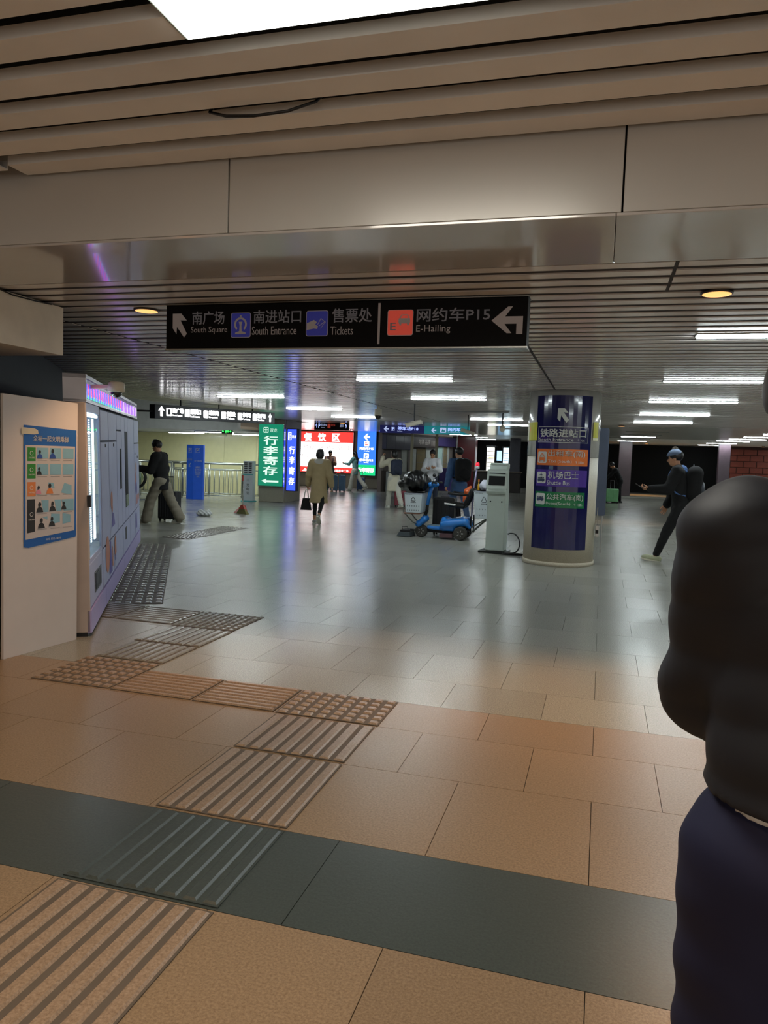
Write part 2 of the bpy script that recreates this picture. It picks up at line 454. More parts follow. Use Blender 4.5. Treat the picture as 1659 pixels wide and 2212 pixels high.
# ------------------------------------------------------------------ walls
o = MB().box(-4.2, -5, 0, -3.95, 4.12, 2.12).build('wall_left', mat('wall_beige', '#a08f76', 0.6)); tag(o, kind='structure')
o = MB().box(-5.2, -5, 2.12, -3.85, 4.76, 2.466).build('bulkhead', mat('bulkhead_beige', '#e6dece', 0.55), bevel=.004); tag(o, kind='structure')
o = MB().tube([(-3.845, 4.1, 2.47), (-3.84, 4.25, 2.45), (-3.845, 4.45, 2.455), (-3.84, 4.62, 2.462)], .005, 5).build('cable', BLACK, smooth=True)
tag(o, 'thin black cable sagging along the top of the beige bulkhead', 'cable')
# dark wall behind the panel and the locker bank
def wall_line(name, a, b, z0, z1, th, m):
    a = Vector((*a, 0)); b = Vector((*b, 0)); d = (b - a).normalized(); n = Vector((-d.y, d.x, 0)) * th
    pts = [a, b, b + n, a + n]
    o = MB().hexa([(p.x, p.y, z0) for p in pts], [(p.x, p.y, z1) for p in pts]).build(name, m); tag(o, kind='structure'); return o
wall_line('wall_left_recess', (-5.0, 4.1), (-5.0, 5.3), 0, 2.48, .15, WALLD)
wall_line('wall_left_diagonal', (-5.0, 5.3), (-8.35, 10.9), 0, 2.48, .15, WALLD)
wall_line('wall_left_return', (-4.2, 4.12), (-5.2, 4.12), 0, 2.12, -.1, WALLD)
# back left: bulkhead, lower white ceiling and yellow wall beyond the railing
o = MB().box(-19, 19.5, 2.08, -9.95, 19.7, 3.2).build('trim_bulkhead', CEILW); tag(o, kind='structure')
o = MB().box(-19, 19.7, 2.10, -10.3, 25.0, 2.16).build('ceiling_low', CEILW); tag(o, kind='structure')
o = MB().box(-19, 9.5, 2.98, -9.2, 19.5, 3.05).build('ceiling_upper', CEILW); tag(o, kind='structure')
o = MB().box(-9.26, 9.5, 2.485, -9.2, 19.5, 2.98).build('trim_edge', CEILW); tag(o, kind='structure')
o = MB().box(-19, 24.2, -0.1, -10.35, 24.4, 2.1).build('wall_yellow', WALLY); tag(o, kind='structure')
for k in range(7):
    MB().box(-19 + 1.235 * k, 24.185, 0.02, -19 + 1.235 * k + 1.225, 24.199, 2.09).build('panel', WALLY, o, .002, seg=1)
o = MB().box(-19.2, 9, 0, -19, 25, 3).build('wall_far_left', WALLY); tag(o, kind='structure')
o = MB().box(-19, 9.2, 0, -8.4, 9.4, 3.0).build('wall_side', WALLD); tag(o, kind='structure')
# grey stone wall with the food board
fw = MB().box(-16, 33.55, -0.1, -9.3, 33.8, 2.75).build('wall_back', GRAN_WALL); tag(fw, kind='structure')
for k in range(6):
    for j in range(3):
        MB().box(-16 + 1.1 * k, 33.525, .02 + .9 * j, -16 + 1.1 * k + 1.09, 33.549, .02 + .9 * j + .89).build('stone_panel', GRAN_WALL, fw, .003, seg=1)
o = MB().box(-16.2, 24.4, 0, -16, 33.8, 2.7).build('wall_corner', GRAN_WALL); tag(o, kind='structure')
# dark end of the hall
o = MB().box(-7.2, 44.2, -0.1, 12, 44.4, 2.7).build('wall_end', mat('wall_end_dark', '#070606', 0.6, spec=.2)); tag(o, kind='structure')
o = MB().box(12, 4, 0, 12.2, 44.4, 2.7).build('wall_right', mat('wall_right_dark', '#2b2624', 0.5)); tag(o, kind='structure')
o = MB().box(-7.3, 37.8, 0, -7.1, 44.4, 2.7).build('wall_end_side', WALLD); tag(o, kind='structure')
# red brick shop at the far end
rb = MB().box(5.9, 42.4, 0, 11.9, 42.8, 2.64).build('wall_brick', mat('brick_mortar', '#35150c', 0.8)); tag(rb, kind='structure')
BR = mat('brick_red', '#6b2814', 0.6, noise=.25, scale=3)
_bk = MB().box(-.29, -.02, -.14, .29, .0, .14).mesh(.01, 1)
for j in range(8):
    for k in range(9):
        o = link('brick', _bk, rb, BR); o.location = (6.3 + .62 * k + .31 * (j % 2), 42.398, .18 + .31 * j)
# pilasters at the far end
for (x0, x1, y, c, nm) in ((5.15, 5.65, 38, '#55454e', 'pillar_stone'), (-4.45, -3.95, 38, '#4a4b55', 'pillar_slate'), (0.75, 1.35, 38.5, '#4c3f42', 'pillar_brown')):
    o = MB().box(x0, y, 0, x1, y + .4, 2.64).build('pillar', mat(nm, c, .4), bevel=.02); tag(o, kind='structure')

# ------------------------------------------------------------------ ceiling lamps
LW = 1.27
def lamp_mesh():
    h = MB().box(-LW / 2 - .015, -.085, 0, LW / 2 + .015, .085, .05).mesh(.004, 1)
    d = MB().prism([(-LW / 2, -.06), (LW / 2, -.06), (LW / 2 - .0, .06), (-LW / 2, .06)], -.012, .001, 'xy').mesh(.004, 1)
    return h, d
_h, _dm = lamp_mesh(); _dm.materials.append(LIGHTW)
_dm2 = _dm.copy(); _dm2.materials.clear(); _dm2.materials.append(mat('lamp_diffuser_off', '#9a9a98', .4))
ORD = {6: 'nearest', 9: 'second', 12: 'third', 15: 'fourth', 18: 'fifth', 21: 'sixth', 24: 'seventh', 28: 'eighth', 31: 'ninth', 34: 'tenth', 37: 'eleventh', 41: 'twelfth'}
COLN = {-6.2: 'ceiling row left of the cart', -2.55: 'ceiling row above the cart', 1.29: 'row right of the round column', 5.2: 'row at the far right', 9.1: 'row along the right wall', -2.5: 'x'}
lampspots = []
for y in (6.38, 9.68, 12.65, 15.8, 18.7, 21.7, 24.9, 28.2, 31.3, 34.6, 37.8, 41):
    for x in (-6.2, -2.55, 1.29, 5.2, 9.1):
        if x == -6.2 and (y < 12 or 21 < y < 34): continue
        if x == -2.55 and y < 9: continue
        lampspots.append((x, y, not ((x == -2.55 and (15 < y < 16 or y > 24)) or (x == 1.29 and (20 < y < 30 or y > 40 or 34 < y < 36)) or (x == 5.2 and 20 < y < 23))))
for (x, y, on) in lampspots:
    z = 2.46 if y < 20.5 else (2.46 + .16 * min(1, (y - 20.5) / 13.5))
    lab = '%s white strip lamp in the %s' % (ORD[int(y)], COLN[x])
    if not on: lab = lab.replace('white strip lamp', 'unlit grey strip lamp')
    t = empty('ceiling_lamp', (x, y, z + .012), 0, lab, 'lamp', 'white strip lamps in the slatted ceiling')
    o = link('housing', _h, t, None)
    if not _h.materials: _h.materials.append(mat('lamp_housing', '#8d8d8a', .4))
    link('diffuser', _dm if on else _dm2, t)
for (x, y, z, lab) in ((-10.45, 29.3, 2.565, 'added unseen strip lamp behind the charcoal hanging parking sign'), (-11.3, 17.2, 2.97, 'strip lamp on the raised white ceiling above the black direction sign'), (-11.6, 21.2, 2.09, 'strip lamp on the low white ceiling beside the exit sign'),  # first lamp is added, out of sight, to brighten the far people
                  (-13.4, 22.6, 2.09, 'strip lamp on the low white ceiling over the walking man in black'), (-15.2, 21.0, 2.09, 'strip lamp on the low white ceiling next to the locker bank'),
                  (-11.2, 22.9, 2.09, 'added strip lamp on the low white ceiling behind the exit sign'), (-12.9, 15.2, 2.97, 'added strip lamp on the raised white ceiling nearest the locker bank')):  # both added to bring more light to the yellow wall and bulkhead
    t = empty('ceiling_lamp', (x, y, z), 0, lab, 'lamp', 'lamps over the railing area')
    h = link('housing', _h, t); h.location.z = -.03; h.scale.z = .6
    d = link('diffuser', _dm, t); d.location.z = -.03
# the square lamp close to the camera
t = empty('ceiling_panel_lamp', ((PX0 + PX1) / 2, (PY0 + PY1) / 2, 2.80), 0, 'large square white ceiling panel lamp cut off by the top of the photo', 'lamp')
MB().box(-.60, -.605, .0, .60, .605, .06).build('housing', mat('lamp_frame', '#b7c7c0', .4), t, .004, seg=1)
MB().box(-.585, -.59, -.006, .585, .59, -.001).build('diffuser', emis('panel_diffuser', (1, .96, .86), 5.5), t)

# warm downlights: a dish, a lens and the light it throws
def downlight(x, y, z, lab, power, col=WARM, tilt=0, size=.05, angle=110):
    t = empty('downlight', (x, y, z), 0, lab, 'lamp', 'warm round downlights')
    MB().lathe([(.085, -.012), (.092, -.008), (.092, .0), (.07, .005), (.07, .06)], 24).build('rim', mat('downlight_rim', '#3a332e', .4, .3), t, smooth=True)
    MB().lathe([(.001, -.020), (.055, -.018), (.08, -.013), (.08, -.012)], 24).build('lens', emis('downlight_lens', (1, .42, .13), 1.3), t, smooth=True)
    l = bpy.data.lights.new('downlight_beam', 'SPOT'); l.energy = power; l.color = col; l.spot_size = R(angle); l.spot_blend = .6; l.shadow_soft_size = size
    lo = bpy.data.objects.new('downlight_beam', l); COL.objects.link(lo); lo.parent = t; lo.location = (0, 0, -.04); lo.rotation_euler = (R(-tilt), 0, 0)
    return t
downlight(-3.28, 4.95, 2.478, 'warm downlight in the slats left of the black hanging sign', 45, (1.0, .58, .3), 12, angle=85)
downlight(.59, 4.85, 2.478, 'warm downlight in the slats right of the black hanging sign', 90, (1.0, .52, .2), 12, angle=85)
downlight(-1.35, 5.1, 2.478, 'added unseen warm downlight behind the black hanging sign', 60, (1.0, .52, .2), 14, angle=85)  # unseen lamp, added to warm the floor before the sign
downlight(2.5, 4.85, 2.478, 'warm downlight in the slats beyond the foreground person', 60)
downlight(.42, 20.3, 2.47, 'small warm downlight behind the round column', 60, angle=60)
downlight(-7.9, 22.6, 2.50, 'small warm downlight before the food board', 60, angle=60)
downlight(2.1, 40.6, 2.62, 'warm downlight over the bright strip at the far end', 260, (1.0, .52, .2), angle=70)
downlight(7.5, 40.8, 2.62, 'warm downlight before the red brick wall', 45, (1.0, .52, .2), angle=110)
for (x, y, p, q) in ((-2.6, 2.2, 34, 'left of the square panel lamp'), (1.3, 2.1, 34, 'right of the square panel lamp'), (-2.4, 0.2, 38, 'behind the viewer, leftmost'),
                     (-.4, -.4, 38, 'behind the viewer, middle'), (1.6, 0.0, 38, 'behind the viewer, rightmost'), (-.6, -2.6, 34, 'farthest behind the viewer')):
    downlight(x, y, 2.80, 'added unseen warm downlight in the near slats ' + q, p)  # unseen lamps, added to light the near floor warmly

# ------------------------------------------------------------------ lettering colours
LET_GREY = mat('lettering_grey', '#aaa3a1', 0.6, noise=0, emit='#aaa3a1', es=0.05)
LET_WHITE = emis('lettering_white', '#ffffff', 1.8)
LET_SOFT = emis('lettering_soft', '#e9fff6', 0.9)
LET_BLACK = mat('lettering_black', '#17181a', 0.6, noise=0)
INK_WHITE = mat('ink_white', '#e6e6e2', 0.6, noise=0)
INK_DULL = mat('ink_dull_white', '#c9cbc4', 0.6, noise=0)
PICB = mat('pictogram_blue', '#2b2f7c', 0.4, noise=0, emit='#2b2f7c', es=.25)
PICR = mat('pictogram_red', '#c8493a', 0.4, noise=0, emit='#c8493a', es=.3)

# ------------------------------------------------------------------ big black hanging sign
t = empty('hanging_sign', (-1.755, 4.80, 2.17), 0, 'wide black hanging sign with arrows, South Square, South Entrance, Tickets and E-Hailing in grey', 'sign')
SW, SH = 2.53, .303
MB().box(-SW / 2, 0, 0, SW / 2, .14, SH).build('box', mat('sign_black', '#08080a', .5, spec=.15), t, .006)
MB().box(-SW / 2 - .005, -.004, SH, SW / 2 + .005, .144, SH + .012).build('frame', METAL, t, .002)
MB().box(-SW / 2 - .005, -.004, -.012, SW / 2 + .005, .144, 0).build('frame', METAL, t, .002)
F = flat(t)
def su(px): return -SW / 2 + (px - 360) / 781.5 * SW
def sv(py, px=None):     # 0 at the bottom edge, from the photo's proportions of the sign
    return SH * (1 - py)
F.poly('arrow', [[(su(377), SH * .80), (su(398), SH * .80), (su(411.5), SH * .64), (su(396), SH * .645), (su(412), SH * .34), (su(405), SH * .255), (su(387.5), SH * .50), (su(386.5), SH * .33), (su(377), SH * .47)]], LET_GREY)
F.text('南广场', su(425), SH * .54, su(502), SH * .84, LET_GREY); F.text('South Square', su(422), SH * .32, su(509), SH * .49, LET_GREY, bold=.004)
def icon(F, u0, v0, u1, v1, m, r=.012, w=.003, border=LET_GREY):
    if border: F.poly('pictogram_border', [rrect(u0 - .004, v0 - .004, u1 + .004, v1 + .004, r + .003)], border, w - .001)
    return F.poly('pictogram', [rrect(u0, v0, u1, v1, r)], m, w)
icon(F, su(518), SH * .25, su(562), SH * .78, PICB)
cx, cy = su(540), SH * .53
def ring(cx, cy, r0, r1, a0, a1, n=24):
    o = [(cx + r1 * math.cos(R(a0 + (a1 - a0) * k / n)), cy + r1 * math.sin(R(a0 + (a1 - a0) * k / n))) for k in range(n + 1)]
    i = [(cx + r0 * math.cos(R(a0 + (a1 - a0) * k / n)), cy + r0 * math.sin(R(a0 + (a1 - a0) * k / n))) for k in range(n, -1, -1)]
    return o + i
F.poly('symbol', [ring(cx, cy, .034, .048, -50, 230), [(cx - .008, cy + .044), (cx + .008, cy + .044), (cx + .006, cy + .062), (cx - .006, cy + .062)],
                  [(cx - .04, cy - .066), (cx + .04, cy - .066), (cx + .04, cy - .056), (cx + .009, cy - .046), (cx + .007, cy - .005), (cx + .014, cy + .018), (cx - .014, cy + .018), (cx - .007, cy - .005), (cx - .009, cy - .046), (cx - .04, cy - .056)]], LET_GREY, .006)
F.text('南进站口', su(570), SH * .545, su(678), SH * .835, LET_GREY); F.text('South Entrance', su(567), SH * .29, su(668), SH * .475, LET_GREY, bold=.004)
icon(F, su(690), SH * .26, su(736), SH * .79, PICB)
u0 = su(691)
F.poly('symbol', [[(u0, SH * .38), (u0 + .05, SH * .41), (u0 + .075, SH * .40), (u0 + .08, SH * .46), (u0 + .06, SH * .50), (u0 + .072, SH * .55), (u0 + .05, SH * .60), (u0 + .03, SH * .57), (u0, SH * .53)]], LET_GREY, .006)
F.poly('symbol', [[(u0 + .075, SH * .50), (u0 + .10, SH * .64), (u0 + .103, SH * .635), (u0 + .08, SH * .50)], [(u0 + .10, SH * .63), (u0 + .135, SH * .55), (u0 + .132, SH * .54), (u0 + .099, SH * .62)],
                  [(u0 + .132, SH * .55), (u0 + .10, SH * .41), (u0 + .097, SH * .415), (u0 + .129, SH * .55)], [(u0 + .085, SH * .47), (u0 + .125, SH * .56), (u0 + .127, SH * .55), (u0 + .088, SH * .46)]], LET_GREY, .006)
F.text('售票处', su(746), SH * .53, su(831), SH * .835, LET_GREY); F.text('Tickets', su(743), SH * .27, su(792), SH * .45, LET_GREY, bold=.004)
F.rects('divider', [(su(844), SH * .06, su(849), SH * .93)], LET_GREY, .006)
icon(F, su(865), SH * .25, su(916), SH * .77, PICR)
F.text('E', su(870), SH * .35, su(882), SH * .51, LET_GREY)
F.poly('symbol', [rrect(su(887), SH * .49, su(911), SH * .60, .006), [(su(889), SH * .60), (su(893), SH * .68), (su(906), SH * .68), (su(910), SH * .60), (su(908), SH * .60), (su(905), SH * .66), (su(894), SH * .66), (su(891), SH * .60)],
                  rrect(su(889), SH * .45, su(893), SH * .5, .003), rrect(su(905), SH * .45, su(909), SH * .5, .003)], LET_GREY, .006)
F.text('网约车P15', su(924), SH * .52, su(1070), SH * .80, LET_GREY); F.text('E-Hailing', su(924), SH * .27, su(993), SH * .45, LET_GREY, bold=.004)
F.poly('arrow', [[(su(1073), SH * .52), (su(1104), SH * .80), (su(1113), SH * .80), (su(1099), SH * .60), (su(1133), SH * .60), (su(1133), SH * .24), (su(1121), SH * .24), (su(1121), SH * .45), (su(1098), SH * .45), (su(1112), SH * .26), (su(1103), SH * .26)]], LET_GREY)
# light sliver and clips on the ceiling behind its top edge
o = MB().box(-3.0, 4.95, 2.462, -.8, 4.99, 2.479).build('trim_rail', METAL); tag(o, kind='structure')

# ------------------------------------------------------------------ round column with wrapped direction board
CX, CY, CRX, CRY = -.565, 11.42, .505, .56
col = empty('round_column', (CX, CY, 0), 0, 'thick round stone column wrapped in a tall dark blue direction board', 'column')
def ell_ring(rx, ry, z0, z1, n=64): return MB().lathe([(rx, z0), (rx, z1)], n, sy=ry / rx)
ell_ring(CRX, CRY, 0, 1.55).build('shaft', GRAN_COL, col, smooth=False)
ell_ring(CRX + .004, CRY + .004, 1.552, 2.478).build('upper_shaft', mat('column_laminate', '#b5b2ab', .22, coat=.6, coat_r=.05), col)
ell_ring(CRX + .012, CRY + .012, 0, .06).build('plinth', GRAN_COL, col)
for part in col.children:
    if part.type == 'MESH': part.data.polygons.foreach_set('use_smooth', [abs(p.normal.z) < .5 for p in part.data.polygons])
PA0, PA1 = -52, 50       # degrees either side of the camera-facing direction
facing = math.atan2(-CY, -CX)
def colfn(extra=0.012):
    def fn(u, v, w):      # u metres along the arc, 0 in the middle of the board
        a = facing + u / (CRX + .03) 
        r = CRX + .012 + w; ry = CRY + .012 + w
        return (r * math.cos(a), ry * math.sin(a), v)
    return fn
CF = Face(col, colfn())
BN = mat('board_navy', '#13154a', 0.14, noise=.05, scale=1.5, coat=.4, coat_r=.05)
UW = .43
CF.rects('board', [(-UW, .245, UW, 2.40)], BN, .004, d=True)
CF.poly('arrow', [[(a + .0, b) for a, b in [(-.09, 2.22), (.0, 2.22), (.055, 2.155), (-.012, 2.165), (.065, 2.06), (.03, 2.02), (-.045, 2.12), (-.055, 2.03), (-.095, 2.075)]]], INK_DULL, .013)
def frame_rects(u0, v0, u1, v1, t): return [(u0, v0, u1, v0 + t), (u0, v1 - t, u1, v1), (u0, v0, u0 + t, v1), (u1 - t, v0, u1, v1)]
CF.rects('frame_line', frame_rects(-.385, 1.745, .37, 1.965, .006), INK_DULL, .009, d=True)
CF.text('铁路进站口', -.345, 1.82, .33, 1.935, INK_DULL, bold=.02, w=.013); CF.text('South Entrance', -.36, 1.762, .14, 1.81, INK_DULL, bold=.005, w=.013); CF.text('🚶 50m' if False else '↑ 50m', .2, 1.765, .31, 1.80, INK_DULL, bold=.0, w=.013)
CO = mat('strip_orange', '#d9702a', .35, noise=.03); CP = mat('strip_purple', '#4a2f8c', .3, noise=.03); CG = mat('strip_green', '#11703f', .3, noise=.03)
CF.rects('strip', [(-.39, 1.425, .385, 1.655)], CO, .008, d=True)
CF.rects('strip', [(-.39, 1.13, .385, 1.365)], CP, .008, d=True)
CF.rects('strip', [(-.39, .835, .36, 1.055)], CG, .008, d=True)
for v0, c in ((1.46, 'taxi'), (1.175, 'plane'), (.875, 'bus')):
    CF.poly('pictogram', [rrect(-.365, v0 - .005, -.22, v0 + .155, .02)], INK_DULL, .016)
SY = mat('symbol_dark', '#33405c', .5)
def bus(u, v, m, kind):
    P = [rrect(u - .055, v, u + .055, v + .035, .008), disc(u - .032, v - .002, .010, 10), disc(u + .032, v - .002, .010, 10)]
    P += [rrect(u - .052 + .026 * k, v + .039, u - .052 + .026 * k + .02, v + .055, .003) for k in range(4)]
    if kind == 'plane': P += [[(u - .004, v + .062), (u + .004, v + .062), (u + .003, v + .12), (u, v + .132), (u - .003, v + .12)], [(u - .03, v + .085), (u, v + .105), (u + .03, v + .085), (u + .03, v + .078), (u, v + .09), (u - .03, v + .078)], [(u - .012, v + .066), (u, v + .075), (u + .012, v + .066), (u, v + .07)]]
    if kind == 'taxi': P = [rrect(u - .045, v + .01, u + .045, v + .05, .012), [(u - .04, v + .05), (u - .028, v + .09), (u + .028, v + .09), (u + .04, v + .05), (u + .032, v + .05), (u + .022, v + .08), (u - .022, v + .08), (u - .032, v + .05)], rrect(u - .042, v - .012, u - .028, v + .012, .004), rrect(u + .028, v - .012, u + .042, v + .012, .004), rrect(u - .012, v + .095, u + .012, v + .105, .003)]
    CF.poly('symbol', P, m, .022)
bus(-.292, 1.485, CO, 'taxi'); bus(-.292, 1.20, SY, 'plane'); bus(-.292, .93, SY, 'bus')
CF.text('出租车(南)', -.20, 1.535, .33, 1.64, INK_DULL, w=.017, bold=.01); CF.text('Taxi (South)', -.20, 1.452, .13, 1.505, INK_DULL, w=.017, bold=.004); CF.text('↑ 100m', .18, 1.455, .31, 1.495, INK_DULL, w=.017, bold=.0)
CF.text('机场巴士', -.19, 1.24, .24, 1.345, INK_DULL, w=.017, bold=.01); CF.text('Shuttle Bus', -.20, 1.155, .12, 1.215, INK_DULL, w=.017, bold=.004)
CF.text('公共汽车(南)', -.20, .93, .33, 1.03, INK_DULL, w=.017, bold=.01); CF.text('Buses(South)', -.20, .865, .14, .915, INK_DULL, w=.017, bold=.004); CF.text('↑ 100m', .19, .865, .32, .905, INK_DULL, w=.017, bold=.0)
YL = mat('sticker_yellow', '#c9c53a', .5); YL2 = mat('sticker_pale', '#e4e2c0', .5)
CF.rects('sticker', [(-.62, 1.77, -.41, 2.03)], YL, .010, d=True); CF.rects('sticker', [(-.69, 1.77, -.62, 2.03)], YL2, .011, d=True)
CF.text('3', -.60, 1.9, -.565, 1.96, PICR, w=.017)
CF.rects('sticker', [(.47, 1.83, .60, 2.05)], YL, .010, d=True); CF.rects('sticker', [(.47, 1.79, .60, 1.828)], YL2, .010, d=True)
# boxes at the column's right foot
t = empty('socket_box', (CX + CRX + .03, CY - .12, .42), 0, 'small metal socket box on the right side of the round column', 'box')
MB().box(-.02, -.04, 0, .03, .04, .17).build('case', METAL, t, .004); MB().box(-.015, -.046, .05, .025, -.04, .1).build('cover', DARKM, t, .002)
MB().tube([(.0, 0, .17), (0, 0, .42)], .006, 6).build('conduit', METAL, t)
# slim slate-grey cabinet behind the column
t = empty('slate_cabinet', (.0, 13.0, 0), 0, 'tall slim slate blue board standing behind the right edge of the round column', 'sign board')
SLB = mat('slate_blue', '#4a5468', .4)
b = MB(); b.prism(rrect(-.30, .62, .085, 2.06, .035), -.05, .05, 'xz'); b.build('board', SLB, t, .004)
MB().tube([(.04, 0, .62), (.04, 0, 0)], .012, 8).build('leg', METAL, t); MB().tube([(-.26, 0, .62), (-.26, 0, 0)], .012, 8).build('leg', METAL, t)

# ------------------------------------------------------------------ touch screen kiosk and its cable
KG = mat('kiosk_grey_green', '#bcc9c0', 0.42, noise=.03)
kk = empty('touch_kiosk', (-1.57, 12.12, 0), R(-3), 'pale grey-green touch screen kiosk standing left of the round column', 'kiosk')
b = MB().prism([(-.16, .04), (.16, .04), (.16, 1.03), (.10, 1.18), (.10, 1.40), (-.02, 1.40), (-.16, 1.25)], -.145, .145, 'yz')
b.x = Matrix(); b.build('body', KG, kk, .018, seg=3)
MB().box(-.15, -.02, 1.33, .15, .12, 1.43).build('hood', KG, kk, .03, seg=3)
b = MB(); b.x = Matrix.Translation((0, -.135, 1.17)) @ Matrix.Rotation(R(-14), 4, 'X'); b.box(-.165, -.03, -.16, .165, .03, .16); b.build('bezel', KG, kk, .012)
b = MB(); b.x = Matrix.Translation((0, -.168, 1.175)) @ Matrix.Rotation(R(-14), 4, 'X'); b.box(-.128, -.004, -.10, .128, .004, .10); b.build('screen', mat('kiosk_screen', '#0b0b0d', .5, noise=0, spec=.15), kk, .002)
b = MB(); b.x = Matrix.Translation((0, -.185, .985)) @ Matrix.Rotation(R(-52), 4, 'X'); b.box(-.155, -.04, -.05, .155, .02, .04); b.build('tray', KG, kk, .012)
b = MB(); b.x = Matrix.Translation((.02, -.222, .992)) @ Matrix.Rotation(R(-52), 4, 'X'); b.box(-.07, -.004, -.022, .07, .004, .022); b.build('keypad', mat('kiosk_keypad', '#84866f', .5), kk, .002)
MB().box(-.25, -.2, 0, .2, .2, .035).build('base_plate', mat('kiosk_base', '#262a29', .4, .5), kk, .006)
for s_ in (-1, 1): MB().lathe([(.012, -.168), (.012, -.16)], 12, (s_ * .09, 0, .82), 'y').build('lock', DARKM, kk)
pts = []
for k in range(40):
    a = k / 39
    pts.append((-1.40 + .32 * a + .02 * math.sin(9 * a), 12.0 - .18 * math.sin(2.2 * a), .02))
loop = [(-1.39, 12.15, .30), (-1.34, 12.12, .32), (-1.27, 12.08, .31), (-1.21, 12.03, .25), (-1.185, 12.0, .17), (-1.20, 11.97, .09), (-1.25, 11.95, .035), (-1.34, 11.9, .02), (-1.43, 11.86, .018), (-1.38, 11.80, .018), (-1.22, 11.78, .018), (-1.10, 11.82, .018), (-1.12, 11.92, .018), (-1.24, 11.95, .02), (-1.36, 11.93, .02), (-1.40, 11.84, .03), (-1.30, 11.75, .03), (-1.14, 11.78, .03), (-1.06, 11.86, .03)]
def smooth_pts(P, n=5):
    out = []; P = [Vector(p) for p in P]
    for i in range(len(P) - 1):
        p0 = P[max(0, i - 1)]; p1 = P[i]; p2 = P[i + 1]; p3 = P[min(len(P) - 1, i + 2)]
        for k in range(n):
            t_ = k / n
            out.append(.5 * ((2 * p1) + (-p0 + p2) * t_ + (2 * p0 - 5 * p1 + 4 * p2 - p3) * t_ ** 2 + (-p0 + 3 * p1 - 3 * p2 + p3) * t_ ** 3))
    out.append(P[-1]); return out
o = MB().tube(smooth_pts(loop), .011, 7).build('cable', BLACK, smooth=True); tag(o, 'thick black cable coiled on the floor between kiosk and column', 'cable')

# ------------------------------------------------------------------ white panel with poster
pn = empty('partition_panel', (-3.79, 4.48, 0), 0, 'tall plain white board standing at the left edge beside the lockers', 'panel')
pa = Vector((-3.826, 4.149)); pb = Vector((-3.754, 4.80)); pd = (pb - pa).normalized(); pl = (pb - pa).length
def P2(u, w=0): return (pa.x + pd.x * u + pd.y * w + 3.79, pa.y + pd.y * u - pd.x * w - 4.48)
b = MB(); b.hexa([(*P2(0, 0), 0), (*P2(pl, 0), 0), (*P2(pl, -.025), 0), (*P2(0, -.025), 0)], [(*P2(0, 0), 1.79), (*P2(pl, 0), 1.775), (*P2(pl, -.025), 1.775), (*P2(0, -.025), 1.79)])
b.build('board', WHITE, pn, .002)
po = empty('poster', (-3.79, 4.48, 0), 0, 'blue bordered instruction poster with small picture rows taped to the white board', 'poster')
PF = Face(po, lambda u, v, w: (*P2(.163 + u, w), v))
PW = .478
PBL = mat('poster_blue', '#1f62b4', .5, noise=.03)
PF.poly('sheet', [[(0, .75), (.04, .742), (PW - .005, .785), (PW, .80), (PW, 1.575), (.0, 1.592)]], PBL, .003)
PF.poly('white_field', [[(.015, .80), (PW - .02, .835), (PW - .015, 1.455), (.015, 1.455)]], mat('poster_paper', '#c9c4c4', .6, noise=.02), .0045)
PF.poly('tape', [[(-.02, 1.53), (.09, 1.53), (.125, 1.535), (.12, 1.56), (.09, 1.572), (-.02, 1.575)]], mat('tape_cream', '#cfcab4', .5), .0055)
PF.text('全程一起文明乘梯', .08, 1.482, .40, 1.525, INK_WHITE, .005, .02)
PGn = mat('poster_green', '#2f8a2f', .5, noise=.03); POr = mat('poster_orange', '#d98446', .5, noise=.03); PBk = mat('poster_black', '#2a292b', .5); PLb = mat('poster_light_blue', '#86b7cd', .5, noise=.06)
PPk = mat('poster_pink', '#d98ca6', .5); PBd = mat('poster_deep_blue', '#2c4fa0', .5)
rows = [(1.345, 1.44, PGn), (1.225, 1.325, PGn), (1.10, 1.20, POr)]
for v0, v1, m in rows: PF.poly('block', [[(.03, v0), (.10, v0), (.10, v1), (.03, v1)]], m, .0055)
PF.poly('block', [[(.028, .845), (.095, .852), (.095, 1.08), (.028, 1.08)]], PBk, .0055)
for vc in (1.40, 1.285, 1.16, .975): PF.poly('circle', [ring(.064, vc, .012, .015, 0, 360, 16)], INK_WHITE, .007)
for vc in (1.362, 1.245, 1.12, .932): PF.text('扶梯须知', .038, vc, .09, vc + .012, INK_WHITE, .007, 0)
pics = []
for v0 in (1.365, 1.25):
    for k in range(3): pics.append([(.11 + .118 * k, v0), (.212 + .118 * k, v0), (.212 + .118 * k, v0 + .075), (.11 + .118 * k, v0 + .075)])
pics += [[(.33, 1.12), (.43, 1.10), (.43, 1.17), (.36, 1.19)], [(.22, 1.17), (.27, 1.15), (.26, 1.19), (.21, 1.195)]]
for k in range(3): pics.append([(.17 + .118 * k - (.05 if k == 2 else 0), .985), (.215 + .118 * k, .985), (.215 + .118 * k, 1.07), (.15 + .118 * k - (.05 if k == 2 else 0), 1.07)])
pics += [[(.23, .895), (.32, .905), (.32, .965), (.24, .97)], [(.345, .89), (.42, .90), (.42, .955), (.345, .97)], [(.16, .95), (.205, .93), (.205, .955)]]
for q_ in pics: PF.poly('picture', [q_], PLb, .0055)
def bust(u, v, h, m, m2=None):
    PF.poly('figure_head', [disc(u, v + h * .75, h * .17, 12, h * .22)], PBk, .0075)
    PF.poly('figure_body', [[(u - h * .42, v), (u + h * .42, v), (u + h * .30, v + h * .38), (u + h * .08, v + h * .52), (u - h * .08, v + h * .52), (u - h * .3, v + h * .38)]], m, .007)
